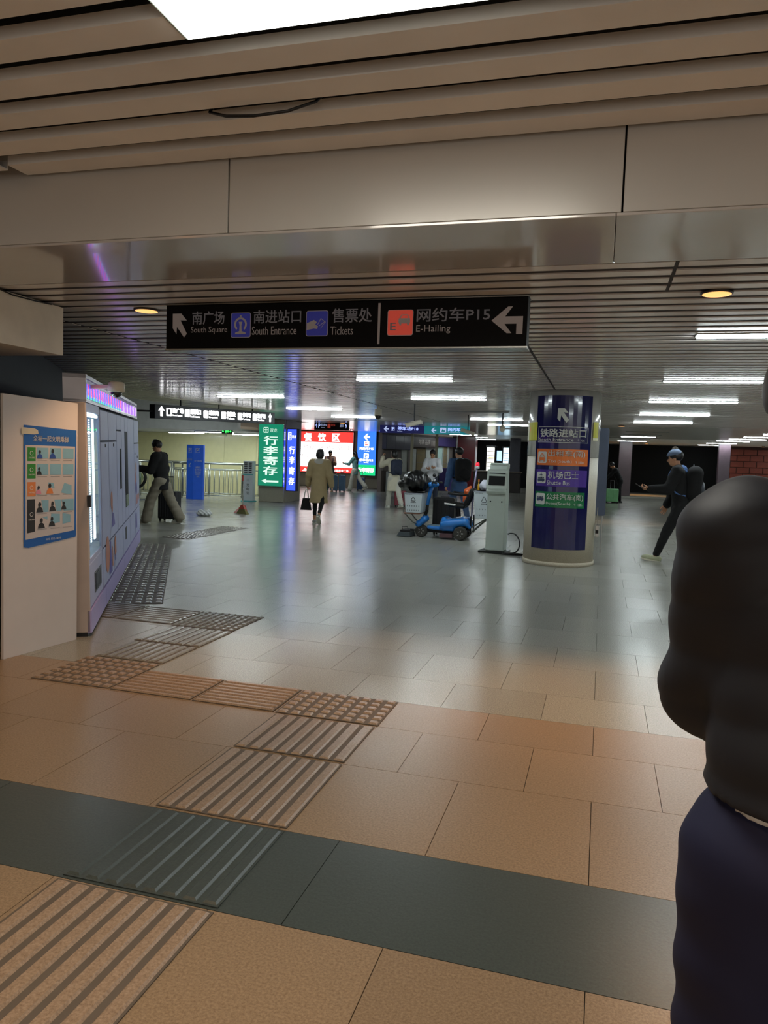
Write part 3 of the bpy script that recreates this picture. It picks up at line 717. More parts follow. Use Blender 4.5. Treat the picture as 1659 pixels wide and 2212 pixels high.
for u, v, h, m in ((.135, 1.365, .06, PBd), (.25, 1.365, .07, PBd), (.13, 1.25, .055, PBk), (.125, 1.115, .06, PPk), (.225, 1.115, .075, POr), (.135, .985, .075, PBk), (.25, .99, .07, PBk), (.355, .995, .06, PBk), (.15, .872, .075, PBk), (.245, .88, .07, PBk)): bust(u, v, h, m)
PF.rects('caption', [(.115 + .118 * k, v, .2 + .118 * k, v + .004) for v in (1.35, 1.235, 1.103, .972, .862) for k in range(3)], mat('ink_grey', '#9a9696', .6), .0055)
PF.text('PINGAN 400-852-7899'.replace('PINGAN ', ''), .19, .782, .33, .797, INK_WHITE, .0075, .01)

# ------------------------------------------------------------------ locker bank
LA = Vector((-3.72, 4.92, 0)); LD = _d; LN = _n; LEAN = .028; LLEN = 6.22
lk = empty('parcel_locker_bank', tuple(LA), 0, 'long lavender grey locker bank with a lit vending window, receding along the left wall', 'locker')
def lf(u, v, w):
    p = LD * u + LN * (w - LEAN * v); return (p.x, p.y, v * (1 + .0105 * u))
LF = Face(lk, lf)
LG = mat('locker_lavender_grey', '#b9bede', 0.5, noise=.04); LP = mat('locker_lilac_base', '#b6abde', 0.4, noise=.05); LSD = mat('locker_side', '#c3b3a8', 0.5)
def lbox(u0, v0, u1, v1, w0, w1, name, m, parent=lk, bevel=0.0):
    b = MB().hexa([lf(u0, v0, w0), lf(u1, v0, w0), lf(u1, v0, w1), lf(u0, v0, w1)], [lf(u0, v1, w0), lf(u1, v1, w0), lf(u1, v1, w1), lf(u0, v1, w1)])
    return b.build(name, m, parent, bevel, seg=1)
lbox(0.93, .03, LLEN, 1.78, -.55, -.012, 'carcass', mat('locker_gap', '#3a3c50', .7))
# vending unit shell with a real recess behind the window
VB = mat('locker_inside', '#5f97a6', .5)
lbox(.0, .03, .03, 1.79, -.55, 0, 'side_panel', LSD, bevel=.003); lbox(.90, .03, .93, 1.79, -.55, 0, 'side_panel', LG)
lbox(.03, 1.72, .90, 1.79, -.55, 0, 'top_panel', LG); lbox(.03, .21, .90, .55, -.5, 0, 'lower_door', LG, bevel=.004); lbox(.03, .553, .90, .59, -.5, 0, 'sill', LG)
lbox(.03, .55, .90, 1.72, -.55, -.50, 'back_panel', VB)
lbox(.03, .59, .055, 1.72, -.30, .003, 'window_frame', LSD); lbox(.87, .59, .90, 1.72, -.30, .003, 'window_frame', LG)
LED = emis('led_white', '#dffbff', 7.0); LED2 = emis('led_strip', '#f4ffff', 4.5)
for (u, wd, st) in ((.20, .022, 1), (.45, .035, 1)):
    for k in range(52): pass
b = MB()
for u, sz in ((.17, .020), (.42, .030)):
    for k in range(54):
        v = .68 + k * .0185; b.hexa([lf(u - sz, v, -.034), lf(u + sz, v, -.034), lf(u + sz, v, -.03), lf(u - sz, v, -.03)], [lf(u - sz, v + .010, -.034), lf(u + sz, v + .010, -.034), lf(u + sz, v + .010, -.03), lf(u - sz, v + .010, -.03)])
o = b.build('led_row', LED2, lk); tag(o, kind='stuff')
lbox(.60, .68, .72, 1.68, -.034, -.03, 'led_strip', LED2)
for k in range(5): lbox(.06, .72 + .2 * k, .86, .726 + .2 * k, -.48, -.22, 'shelf', mat('shelf_glass', '#8fc6cf', .2), lk)
for k in range(14):
    pass
lbox(.10, 1.69, .72, 1.708, -.04, .006, 'caption_strip', LED)
gl = mat('window_glass', '#e4f6f8', 0.02, noise=0, trans=1.0, spec=.5); gl.node_tree.nodes['Principled BSDF'].inputs['IOR'].default_value = 1.08
lbox(.055, .59, .87, 1.72, -.012, -.006, 'window_glass', gl)
lbox(.33, .28, .80, .445, .0, .004, 'flap', mat('flap_dark', '#34363c', .3)); lbox(.37, .30, .76, .43, .004, .007, 'flap', DARKM)
lbox(-.02, 1.0, .03, 1.09, -.0, .025, 'handle', BLACK)
for (a, b_) in ((0, 1.11), (1.115, 3.1), (3.105, 5.14), (5.145, LLEN)): lbox(a, .03, b_, .20, -.02, .010, 'plinth', LP)
lbox(.0, .0, .12, .028, -.5, -.02, 'foot', BLACK); lbox(6.0, .0, 6.15, .028, -.5, -.02, 'foot', BLACK); lbox(3.0, .0, 3.1, .028, -.5, -.02, 'foot', BLACK)
doors = [(.94, .56, 1.62, 1.49), (.94, 1.50, 1.62, 1.77), (1.635, .56, 2.48, 1.49), (1.635, 1.50, 2.48, 1.77), (2.495, .56, 3.09, 1.60), (2.495, 1.61, 3.09, 1.77),
         (.94, .21, 2.0, .55), (2.01, .21, 3.09, .55), (3.105, .21, 4.2, .55), (4.21, .21, 5.13, .55), (5.15, .21, LLEN, .55), (3.105, .56, 3.54, 1.77), (3.545, .56, 4.0, 1.77), (4.01, .56, 5.13, 1.77),
         (5.15, .56, 5.65, 1.45), (5.66, .56, LLEN, 1.45), (5.15, 1.46, LLEN, 1.77)]
for (a, c, b_, e) in doors: lbox(a + .012, c + .003, b_ - .012, e - .003, -.012, .004, 'locker_door', LG, bevel=.002)
SCD = mat('locker_screen_dark', '#08090d', .6, noise=0, spec=.1); lbox(3.56, .715, 3.93, 1.60, .004, .010, 'screen', SCD); lbox(3.56, .717, 3.93, .86, .010, .012, 'screen', mat('screen_green', '#7f9a8c', .2)); lbox(2.85, .97, 2.99, 1.41, .004, .010, 'screen', SCD)
lbox(3.44, .35, 3.60, .49, .004, .008, 'slot', BLACK)
for (a, c) in ((1.30, 1.44), (2.1, 1.44), (5.3, 1.3), (5.8, 1.25)): lbox(a, c, a + .05, c + .03, .004, .010, 'lock', DARKM)
LOr = mat('decal_orange', '#c98468', .5); LVi = mat('decal_violet', '#5f55a8', .5); LPk = mat('decal_pink', '#c08a90', .5)
LF.poly('decal', [disc(1.33, .455, .18, 20, .17)], LOr, .0065)
LF.poly('decal', [[(1.46, .24), (1.75, .24), (1.66, .50), (1.55, .50)], disc(1.6, .52, .06, 12, .03), [(2.05, .30), (2.15, .30), (2.14, .36), (2.05, .36)]], LVi, .0068)
LF.poly('decal', [[(1.75, .28), (1.85, .28), (1.84, .46), (1.78, .48)], [(2.0, .36), (2.2, .36), (2.16, .55), (2.02, .52)], disc(1.8, .92, .1, 14, .09), disc(1.84, .84, .06, 12, .04)], LOr, .0072)
LF.poly('decal', [[(1.75, .66), (2.1, .66), (2.0, .78), (1.85, .80)]], LVi, .0072)
LF.poly('decal', [disc(5.4, .95, .16, 14, .12), [(5.3, .62), (5.75, .62), (5.7, .75), (5.4, .74)]], LPk, .0072)
LF.poly('decal', [disc(5.5, 1.12, .12, 14, .08), disc(5.9, .70, .14, 12, .05)], LOr, .0074)
LF.poly('decal', [disc(5.45, .84, .18, 14, .09), [(5.2, .3), (5.5, .3), (5.45, .5), (5.25, .5)]], LVi, .0076)
# coloured screen strip on top of the lockers
sc = empty('screen_strip', tuple(LA), 0, 'long screen strip with repeated red, blue and violet stripes on top of the lockers', 'screen')
def sbox(u0, v0, u1, v1, w0, w1, name, m): return lbox(u0, v0, u1, v1, w0, w1, name, m, sc)
sbox(.03, 1.80, .075, 2.005, -.16, .004, 'frame', mat('screen_frame', '#b8b6bb', .35, .3)); sbox(.03, 1.975, 5.95, 2.005, -.16, .004, 'frame', mat('screen_frame')); sbox(5.90, 1.80, 5.95, 2.0, -.16, .004, 'frame', mat('screen_frame')); sbox(.03, 1.795, 5.95, 1.815, -.16, .004, 'frame', mat('screen_frame'))
sbox(.075, 1.815, 5.9, 1.975, -.15, -.005, 'display', mat('screen_back', '#15122a', .2, emit='#2a2250', es=.5))
RBW = [emis('pix_blue', '#5a5cff', 1.5), emis('pix_violet', '#8a45d8', 1.3), emis('pix_red', '#ff3d6e', 1.5), emis('pix_green', '#2fbf95', 1.2), emis('pix_pale', '#b58cf0', 1.2)]
SF = Face(sc, lf)
u = .12; k = 0
while u < 5.8:
    wd = .19 if u < 1.5 else .27
    ga = wd * .84
    P = lambda x, v: (u + ga * x, v)
    if u < 3.2:
        SF.poly('stripe_blue', [[P(0, 1.83), P(.5, 1.83), P(.45, 1.93), P(0, 1.94)]], RBW[0], -.003)
        SF.poly('stripe_red', [[P(.5, 1.94), P(.75, 1.94), P(.98, 1.85), P(.75, 1.84), P(.45, 1.90)]], RBW[2], -.002)
        SF.poly('stripe_green', [[P(.15, 1.825), P(.95, 1.825), P(.8, 1.84), P(.45, 1.862)]], RBW[3], -.001)
        SF.poly('stripe_violet', [[P(.42, 1.93), P(.52, 1.94), P(.48, 1.87), P(.36, 1.86)]], RBW[1], -.0015)
    else:
        SF.poly('stripe_violet', [[P(0, 1.83), P(.95, 1.83), P(.8, 1.945), P(.1, 1.945)]], RBW[4] if k % 2 else RBW[1], -.003)
    u += wd; k += 1
# camera on its bracket by the lockers
CAMW = mat('camera_white', '#d6cfbc', .4)
t = empty('security_camera', (-3.70, 5.2, 1.93), 0, 'cream dome security camera on an arm in front of the screen strip', 'camera')
MB().box(-.34, -.035, -.01, -.05, .035, .02).build('arm', CAMW, t, .004); MB().box(-.37, -.04, -.14, -.31, .04, .02).build('bracket', CAMW, t, .005)
MB().lathe([(.045, .045), (.062, .035), (.066, -.03), (.055, -.035)], 24, (-.01, 0, 0)).build('housing', CAMW, t, smooth=True)
MB().lathe([(.045, -.035), (.042, -.052), (.03, -.068), (.012, -.076), (.001, -.077)], 20, (-.01, 0, 0)).build('dome', SCREENB, t, smooth=True)

# ------------------------------------------------------------------ organic surfaces: smooth distance fields turned into meshes
class Sdf:
    def __init__(s): s.ops = []; s.cuts = []; s.wob = []
    def cap(s, a, b, r1, r2, k=.02, sy=1.0, dc=0.8):
        s.ops.append(('c', np.array(a, float), np.array(b, float), r1, r2, k, sy)); return s
    def ell(s, c, r, k=.02, rot=None):
        s.ops.append(('e', np.array(c, float), np.array(r, float), k, rot)); return s
    def sub(s, c, r, k=.01, rot=None):
        s.cuts.append(('e', np.array(c, float), np.array(r, float), k, rot)); return s
    def cut(s, p, n):
        s.cuts.append(('p', np.array(p, float), np.array(n, float) / np.linalg.norm(n))); return s
    def bbox(s):
        lo = np.full(3, 9e9); hi = -lo
        for o in s.ops:
            if o[0] == 'c':
                r = max(o[3], o[4]); rr = np.array([r, r * max(1, o[6]), r])
                lo = np.minimum(lo, np.minimum(o[1], o[2]) - rr); hi = np.maximum(hi, np.maximum(o[1], o[2]) + rr)
            else:
                r = max(o[2]) if o[4] is not None else o[2]
                lo = np.minimum(lo, o[1] - r); hi = np.maximum(hi, o[1] + r)
        return lo, hi
    @staticmethod
    def _ell(P, c, r, rot):
        q = [P[i] - c[i] for i in range(3)]
        if rot is not None:
            q = [rot[0][i] * q[0] + rot[1][i] * q[1] + rot[2][i] * q[2] for i in range(3)]
        d = np.sqrt((q[0] / r[0]) ** 2 + (q[1] / r[1]) ** 2 + (q[2] / r[2]) ** 2)
        return (d - 1) * min(r)
    def build(s, h):
        lo, hi = s.bbox(); lo = lo - 3 * h - .012; hi = hi + 3 * h + .012
        n = np.maximum(4, np.ceil((hi - lo) / h).astype(int) + 1)
        ax = [(lo[i] + h * np.arange(n[i])).astype(np.float32) for i in range(3)]
        f = np.full(n, 1.0, np.float32)
        for o in s.ops:
            if o[0] == 'c':
                _, a, b, r1, r2, k, sy = o; r = max(r1, r2); rr = np.array([r, r * max(1, sy), r]); l2 = np.minimum(a, b) - rr; h2 = np.maximum(a, b) + rr
            else:
                _, c, r, k, rot = o; r_ = max(r) if rot is not None else r; l2 = c - r_; h2 = c + r_
            i0 = np.clip(((l2 - lo - 1.6 * k) / h).astype(int) - 3, 0, n - 1); i1 = np.clip(((h2 - lo + 1.6 * k) / h).astype(int) + 4, 1, n)
            sl = tuple(slice(i0[i], i1[i]) for i in range(3))
            P = np.meshgrid(*[ax[i][sl[i]] for i in range(3)], indexing='ij', sparse=True)
            if o[0] == 'c':
                A = a.copy(); B = b.copy(); A[1] /= sy; B[1] /= sy; ab = B - A; L = max(1e-9, float(ab @ ab))
                q = [P[0] - A[0], P[1] / sy - A[1], P[2] - A[2]]
                t = np.clip((q[0] * ab[0] + q[1] * ab[1] + q[2] * ab[2]) / L, 0, 1)
                d = np.sqrt((q[0] - t * ab[0]) ** 2 + (q[1] - t * ab[1]) ** 2 + (q[2] - t * ab[2]) ** 2) - (r1 + (r2 - r1) * t)
                d = d * min(1, sy * 1.1)
            else: d = s._ell(P, c, r, rot)
            g = f[sl]; hh = np.clip(.5 + .5 * (g - d) / k, 0, 1)
            f[sl] = g * (1 - hh) + d * hh - k * hh * (1 - hh)
        P = np.meshgrid(*ax, indexing='ij', sparse=True)
        for w in s.wob: f = f + w(*P).astype(np.float32)
        for c in s.cuts:
            if c[0] == 'p': d = (P[0] - c[1][0]) * c[2][0] + (P[1] - c[1][1]) * c[2][1] + (P[2] - c[1][2]) * c[2][2]; f = np.maximum(f, d)
            else: f = np.maximum(f, -s._ell(P, c[1], c[2], c[4]))
        return s.nets(f.astype(np.float32), lo, h)
    @staticmethod
    def nets(f, lo, h):
        n = np.array(f.shape); ins = f < 0
        c = [ins[i:n[0] - 1 + i, j:n[1] - 1 + j, k:n[2] - 1 + k] for i in (0, 1) for j in (0, 1) for k in (0, 1)]
        cnt = sum(x.astype(np.int8) for x in c); act = (cnt > 0) & (cnt < 8)
        idx = np.argwhere(act)
        if len(idx) == 0: return np.zeros((0, 3)), np.zeros((0, 4), int)
        num = np.full(act.shape, -1, np.int64); num[act] = np.arange(len(idx))
        pos = np.zeros((len(idx), 3)); ct = np.zeros(len(idx))
        for axis in range(3):
            for a in (0, 1):
                for b in (0, 1):
                    o0 = [0, 0, 0]; oth = [x for x in range(3) if x != axis]; o0[oth[0]] = a; o0[oth[1]] = b; o1 = list(o0); o1[axis] = 1
                    v0 = f[idx[:, 0] + o0[0], idx[:, 1] + o0[1], idx[:, 2] + o0[2]]; v1 = f[idx[:, 0] + o1[0], idx[:, 1] + o1[1], idx[:, 2] + o1[2]]
                    m = (v0 < 0) != (v1 < 0); t = np.where(m, v0 / np.where(m, v0 - v1, 1), 0)
                    p = np.array(o0, float)[None, :].repeat(len(idx), 0); p[:, axis] = t
                    pos[m] += p[m]; ct[m] += 1
        V = lo + h * (idx + pos / ct[:, None])
        Q = []
        for axis in range(3):
            o1, o2 = [x for x in range(3) if x != axis]
            sa = [slice(None)] * 3; sb = [slice(None)] * 3
            sa[axis] = slice(0, n[axis] - 1); sb[axis] = slice(1, n[axis])
            for x in (o1, o2): sa[x] = slice(1, n[x] - 1); sb[x] = slice(1, n[x] - 1)
            A = ins[tuple(sa)]; B = ins[tuple(sb)]; e = np.argwhere(A != B)
            if len(e) == 0: continue
            flip = A[e[:, 0], e[:, 1], e[:, 2]]
            e = e.copy(); e[:, o1] += 1; e[:, o2] += 1
            def cell(d1, d2):
                q = e.copy(); q[:, o1] += d1; q[:, o2] += d2; return num[q[:, 0], q[:, 1], q[:, 2]]
            q = np.stack([cell(-1, -1), cell(0, -1), cell(0, 0), cell(-1, 0)], 1)
            if axis == 1: flip = ~flip
            q[~flip] = q[~flip][:, ::-1]
            Q.append(q)
        return V, np.concatenate(Q)

def np_mesh(parts):
    V = []; F = []; b = 0
    for v, q in parts: V.append(v); F.append(q + b); b += len(v)
    V = np.concatenate(V).astype(np.float32); F = np.concatenate(F).astype(np.int32)
    me = bpy.data.meshes.new('m'); me.vertices.add(len(V)); me.vertices.foreach_set('co', V.ravel())
    me.loops.add(F.size); me.loops.foreach_set('vertex_index', F.ravel())
    me.polygons.add(len(F)); me.polygons.foreach_set('loop_start', np.arange(0, F.size, 4, dtype=np.int32)); me.polygons.foreach_set('loop_total', np.full(len(F), 4, np.int32))
    me.polygons.foreach_set('use_smooth', np.ones(len(F), bool)); me.update(calc_edges=True)
    return me
def sdf_obj(name, sd, h, m, parent=None): return link(name, np_mesh([sd.build(h)]), parent, m)

def rotx(a): c, s = math.cos(a), math.sin(a); return np.array([[1, 0, 0], [0, c, -s], [0, s, c]])
def rotz(a): c, s = math.cos(a), math.sin(a); return np.array([[c, -s, 0], [s, c, 0], [0, 0, 1]])
def unit(v): v = np.array(v, float); return v / np.linalg.norm(v)

def hand_sdf(w, d, n, side, H, curl=30, thumb=35):
    """palm, four unequal fingers, thumb from the side of the palm. d: along the hand, n: palm normal, thumb on the 'front'"""
    k = H / 1.75; d = unit(d); n = unit(np.array(n) - d * np.dot(n, d)); t = np.cross(d, n) * side
    S_ = Sdf(); pc = w + d * .045 * k
    S_.cap(w - d * .01 * k, w + d * .02 * k, .022 * k, .024 * k, .015)
    for o in (-.026, -.009, .009, .026): S_.cap(w + d * .02 * k + t * o * .7 * k, w + d * .082 * k + t * o * k, .0145 * k, .0125 * k, .012)
    for o, L, r in ((.030, .070, .0082), (.011, .079, .0085), (-.010, .073, .0082), (-.029, .057, .0072)):
        p = w + d * .085 * k + t * o * k; dd = d + t * o * 1.2; a = 0
        for q, fr in enumerate((.45, .32, .25)):
            a += R(curl * (.7 if q == 0 else 1.0)); dv = unit(unit(dd) * math.cos(a) + n * math.sin(a)); p2 = p + dv * L * fr * k
            S_.cap(p, p2, r * k * (1 - .07 * q), r * k * (.93 - .07 * q), .004); p = p2
    p = w + d * .025 * k + t * .026 * k; dv = unit(d * .7 + t * .75 + n * .25); p2 = p + dv * .035 * k; S_.cap(p, p2, .0125 * k, .0105 * k, .01)
    p3 = p2 + unit(d * .95 + t * .25 + n * math.sin(R(thumb))) * .042 * k; S_.cap(p2, p3, .010 * k, .008 * k, .006)
    return S_

SHOE = mat('shoe_dark', '#1c1c1e', .5); SOLE = mat('shoe_sole', '#d9d6c6', .6)
def person(label, loc, H=1.7, head=0, lean=3, hp=5, hyaw=0, legs=((15, 8, 1), (-15, 12, 1)), arms=((10, 8, 15, 0), (-10, 8, 15, 0)), vox=.018,
           top=None, pants=None, shoes=(SHOE, SHOE), hair=None, skin=SKIN, hood=None, collar=None, build=1.0, curl=(30, 30), feet=(0, 0), bare_ankle=False, z0=0.0, group=None, headz=0.0, scarf=None):
    s = H
    hipw = .052 * s; tl = .245 * s; sl = .235 * s; fh = .042 * s
    def leg(side, a, k, ab):
        o = np.array([side * hipw, 0, 0]); a = R(a); k = R(k); ab = R(ab)
        kn = o + np.array([side * math.sin(ab) * tl, math.sin(a) * tl, -math.cos(a) * tl * math.cos(ab)])
        an = kn + np.array([side * math.sin(ab) * .3 * sl, math.sin(a - k) * sl, -math.cos(a - k) * sl]); return o, kn, an
    LG_ = [leg(-1, *legs[0]), leg(1, *legs[1])]
    def sole_z(i):
        fp = R(feet[i]); an = LG_[i][2]
        return min(an[2] - fh - max(0, math.sin(-fp)) * .11 * s, an[2] - fh * math.cos(fp) - math.sin(max(0, fp)) * .03 * s)
    hz = -min(sole_z(0), sole_z(1)); base = np.array([0, 0, hz])
    LG_ = [tuple(p + base for p in l) for l in LG_]
    hip = base.copy(); la = R(lean); up = np.array([0, math.sin(la), math.cos(la)]); fw = np.array([0, math.cos(la), -math.sin(la)])
    waist = hip + up * .11 * s; chest = hip + up * .23 * s; neck = hip + up * .305 * s
    shl = [hip + up * .285 * s + np.array([sd * .098 * s * build, 0, 0]) for sd in (-1, 1)]
    AR = []
    for i, sd in enumerate((-1, 1)):
        f, ab, e, inn = [R(x) for x in arms[i]]
        u = unit([sd * math.sin(ab), math.sin(f) * math.cos(ab), -math.cos(f) * math.cos(ab)]); el = shl[i] + u * .165 * s
        w = unit([sd * math.sin(ab) * .6 - sd * math.sin(inn), math.sin(f + e), -math.cos(f + e)]); wr = el + w * .148 * s
        AR.append((shl[i], el, wr, w))
    nd = unit(up * .8 + np.array([0, .25 * math.sin(R(hp + lean)) + .12, .2])); hc = neck + nd * (.098 + headz) * s
    Rh = rotz(R(hyaw)) @ rotx(-R(hp)); T = lambda v: hc + Rh @ (np.array(v) * s)
    B = Sdf()
    B.ell(T((0, -.008, .014)), np.array((.043, .054, .050)) * s, .02, Rh.T if False else Rh)
    B.ell(T((0, .014, -.022)), np.array((.034, .036, .040)) * s, .02, Rh)
    B.cap(T((0, .026, -.047)), T((0, .022, -.05)), .015 * s, .014 * s, .015)
    B.cap(T((0, .047, -.004)), T((0, .056, -.018)), .0055 * s, .008 * s, .006)
    B.cap(T((-.016, .042, -.036)), T((.016, .042, -.036)), .006 * s, .006 * s, .004)
    for sd in (-1, 1): B.ell(T((sd * .043, -.004, -.008)), np.array((.006, .011, .017)) * s, .004, Rh)
    B.cap(neck - up * .02 * s, hc - nd * .035 * s + np.array([0, -.006 * s, 0]), .034 * s, .031 * s, .02)
    B.cap(hip, waist, .072 * s * build, .066 * s * build, .03, .72); B.cap(waist, chest, .066 * s * build, .078 * s * build, .03, .7)
    B.cap(shl[0] * .8 + chest * .2, shl[1] * .8 + chest * .2, .034 * s, .034 * s, .03)
    for sh, el, wr, w in AR: B.cap(sh, el, .028 * s, .022 * s, .015); B.cap(el, wr, .022 * s, .0145 * s, .01)
    for o, kn, an in LG_: B.cap(o, kn, .046 * s, .031 * s, .02); B.cap(kn, an, .031 * s, .021 * s, .015)
    parts = [B.build(vox)]
    hands = []
    for i, sd in enumerate((-1, 1)):
        sh, el, wr, w = AR[i]; n = np.array([-sd, .0, .0]) if abs(w[0]) < .6 else np.array([0, 0, -1.])
        if w[2] > -.35: n = np.array([-sd * .5, 0, .9])
        hs = hand_sdf(wr, w, n, 1 if np.cross(w, n)[1] * 1 > 0 else -1, s, curl[i]); parts.append(hs.build(max(.0042, vox * .33))); hands.append(wr + w * .06 * s)
    rz = R(head)
    root = link('person', np_mesh(parts), None, skin); root.location = (loc[0], loc[1], z0); root.rotation_euler = (0, 0, rz); tag(root, label, 'person', group)
    eb = MB()
    for sd in (-1, 1):
        e = T((sd * .017, .043, .002)); eb = MB(); r = .0062 * s
        eb.lathe([(r * math.sin(R(a)), r * math.cos(R(a))) for a in (1, 30, 60, 90, 120, 150, 179)], 10, tuple(e)); eb.build('eye', EYE, root, smooth=True)
    # shoes
    for i, (o, kn, an) in enumerate(LG_):
        fp = R(feet[i]); fd = np.array([0, math.cos(fp), math.sin(fp)]); fu = np.array([0, -math.sin(fp), math.cos(fp)])
        b0 = an - fu * (fh - .012 * s); sh = Sdf(); x = max(.006, vox * .5)
        sh.cap(b0 - fd * .028 * s + fu * .008 * s, b0 + fd * .07 * s, .026 * s, .024 * s, .02); sh.cap(b0 + fd * .07 * s, b0 + fd * .095 * s - fu * .002 * s, .024 * s, .018 * s, .02)
        if not bare_ankle: sh.cap(b0, an, .024 * s, .021 * s, .015)
        sh.cut(b0 - fu * .012 * s, -fu); sdf_obj('shoe', sh, x, shoes[i], root)
        so = MB(); pts = []
        for (yy_, xx_) in ((-.058, .0), (-.05, .018), (-.02, .026), (.03, .027), (.07, .031), (.10, .025), (.116, .010), (.116, -.010), (.10, -.025), (.07, -.031), (.03, -.027), (-.02, -.026), (-.05, -.018)): pts.append(np.array([xx_ * s, 0, 0]) + b0 + fd * yy_ * s - fu * .012 * s)
        so.hexa([tuple(p - fu * .010 * s) for p in pts], [tuple(p + fu * .002 * s) for p in pts]); so.build('sole', SOLE if shoes[i] is not SHOE else BLACK, root)
    # trousers
    if pants:
        e = pants.get('ease', 1.0); fl = pants.get('flare', 1.0); P_ = Sdf(); end = pants.get('end', .93)
        P_.cap(hip + np.array([-.03 * s, 0, .0]), hip + np.array([.03 * s, 0, .0]), .068 * s * e ** .5, .068 * s * e ** .5, .03, .95); P_.cap(hip, waist * .8 + hip * .2, .074 * s, .074 * s, .03, .8)
        for o, kn, an in LG_:
            P_.cap(o, kn, .056 * s * e, .043 * s * e, .02); a2 = kn + (an - kn) * end; P_.cap(kn, a2, .043 * s * e, .032 * s * e * fl, .02); P_.cut(a2 + np.array([0, 0, 0]) - np.array([0, 0, 9]), (0, 0, -1))
        am = pants.get('fold', .004)
        P_.wob.append(lambda x, y, z: am * np.sin(55 * z + 14 * y + 9 * x) * np.cos(21 * x + 9 * y + 6 * z))
        sdf_obj('trousers', P_, vox, pants['m'], root)
    # upper garment
    g = top; e = g.get('ease', 1.0); ln = g.get('len', .06); fl = g.get('flare', 1.0); C_ = Sdf(); q = g.get('depth', .72)
    hem = hip - np.array([0, -g.get('hemy', 0) * s, ln * s])
    C_.cap(hem - np.array([0, 0, .05 * s]), hip, .088 * s * e * fl, .083 * s * e, .03, q + .06); C_.cap(hip, waist, .083 * s * e, .080 * s * e * g.get('waist', 1), .03, q); C_.cap(waist, chest, .080 * s * e * g.get('waist', 1), .092 * s * e * build, .03, q)
    C_.cap(shl[0] * .9 + neck * .1, shl[1] * .9 + neck * .1, .042 * s * e, .042 * s * e, .04); C_.cap(chest, neck - up * .01 * s, .085 * s * e, .042 * s, .03, .8)
    sv_ = g.get('sleeve', 1.0); se = g.get('sleeve_end', .95)
    for sh, el, wr, w in AR: C_.cap(sh, el, .039 * s * e * sv_, .034 * s * e * sv_, .025); C_.cap(el, el + (wr - el) * se, .034 * s * e * sv_, .026 * s * e * sv_, .02)
    am = g.get('fold', .005); fq = g.get('freq', 1.0)
    C_.wob.append(lambda x, y, z: am * np.sin(fq * (38 * z + 16 * x * np.sign(x) + 8 * y)) * np.cos(17 * x + 11 * z + 6 * y))
    C_.cut(hem, (0, 0, -1))
    if 'puff' in g: C_.wob.append(lambda x, y, z: -g['puff'] * np.abs(np.sin(math.pi * (z + .15 * np.abs(x)) / .085)))
    sdf_obj(g.get('name', 'jacket'), C_, vox, g['m'], root)
    if hood:
        h_ = Sdf(); p = neck + np.array([0, -.035 * s, .0]); h_.ell(p + up * -.0 * s, np.array((.07, .045, .04)) * s, .02); h_.cap(neck + np.array([-.05 * s, .0, .005]), neck + np.array([.05 * s, .0, .005]), .028 * s, .028 * s, .03); h_.ell(p + np.array([0, -.012 * s, -.04 * s]), np.array((.055, .032, .045)) * s, .03)
        sdf_obj('hood', h_, vox * .8, hood, root)
    if collar:
        c_ = Sdf(); c_.cap(neck - up * .012 * s, neck + nd * .03 * s, .044 * s, .040 * s, .01); c_.cut(neck + nd * .034 * s, nd); sdf_obj('collar', c_, vox * .7, collar, root)
    # hair
    if hair:
        st = hair['style']; h_ = Sdf(); m = hair['m']; hv = max(.007, vox * .7)
        h_.ell(T((0, -.014, .022)), np.array((.050, .060, .056)) * s, .01, Rh)
        if st == 'long':
            L_ = hair.get('len', .2); bk = T((0, -.04, -.01)); e2 = bk + np.array([0, -.035 * s, -L_ * s]); h_.cap(bk, (bk + e2) / 2, .046 * s, .045 * s, .03); h_.cap((bk + e2) / 2, e2, .045 * s, .03 * s, .03)
        if st == 'bob': h_.ell(T((0, -.020, -.012)), np.array((.056, .052, .058)) * s, .02, Rh)
        if st == 'bun': h_.ell(T((0, -.062, .055)), np.array((.026, .026, .026)) * s, .02, Rh)
        if st == 'messy':
            h_.cap(T((0, .022, .052)), T((0, -.01, .064)), .022 * s, .03 * s, .02); h_.wob.append(lambda x, y, z: .004 * np.sin(90 * x + 40 * z) * np.sin(70 * y + 30 * z))
        h_.sub(T((0, .062, -.018)), np.array((.046, .048, .052)) * s, .01, Rh)
        for sd in (-1, 1): h_.sub(T((sd * .05, .012, -.03)), np.array((.02, .028, .03)) * s, .01, Rh) if st in ('short', 'messy') else None
        if st in ('short', 'messy'): h_.cut(T((0, 0, -.042)), Rh @ np.array((0, .0, -1)))
        if st == 'bald': pass
        sdf_obj('hair', h_, hv, m, root)
        if hair.get('cap'):
            c_ = Sdf(); c_.ell(T((0, -.008, .030)), np.array((.053, .062, .050)) * s, .01, Rh); c_.cut(T((0, 0, .026)), Rh @ np.array((0, -.15, -1))); c_.cap(T((0, .045, .030)), T((0, .054, .026)), .010 * s, .008 * s, .02)
            sdf_obj('cap', c_, hv, hair['cap'], root)
    J = dict(hip=hip, waist=waist, chest=chest, neck=neck, head=hc, hands=hands, shoulders=shl, up=up, elbows=[a[1] for a in AR], wrists=[a[2] for a in AR], legs=LG_)
    Rz_ = rotz(rz)
    def world(p): return tuple(Rz_ @ np.array(p) + np.array([loc[0], loc[1], z0]))
    return root, J, world

HAIRB = mat('hair_black', '#121012', .35, noise=.3, scale=40, aniso=(1, 1, .1))

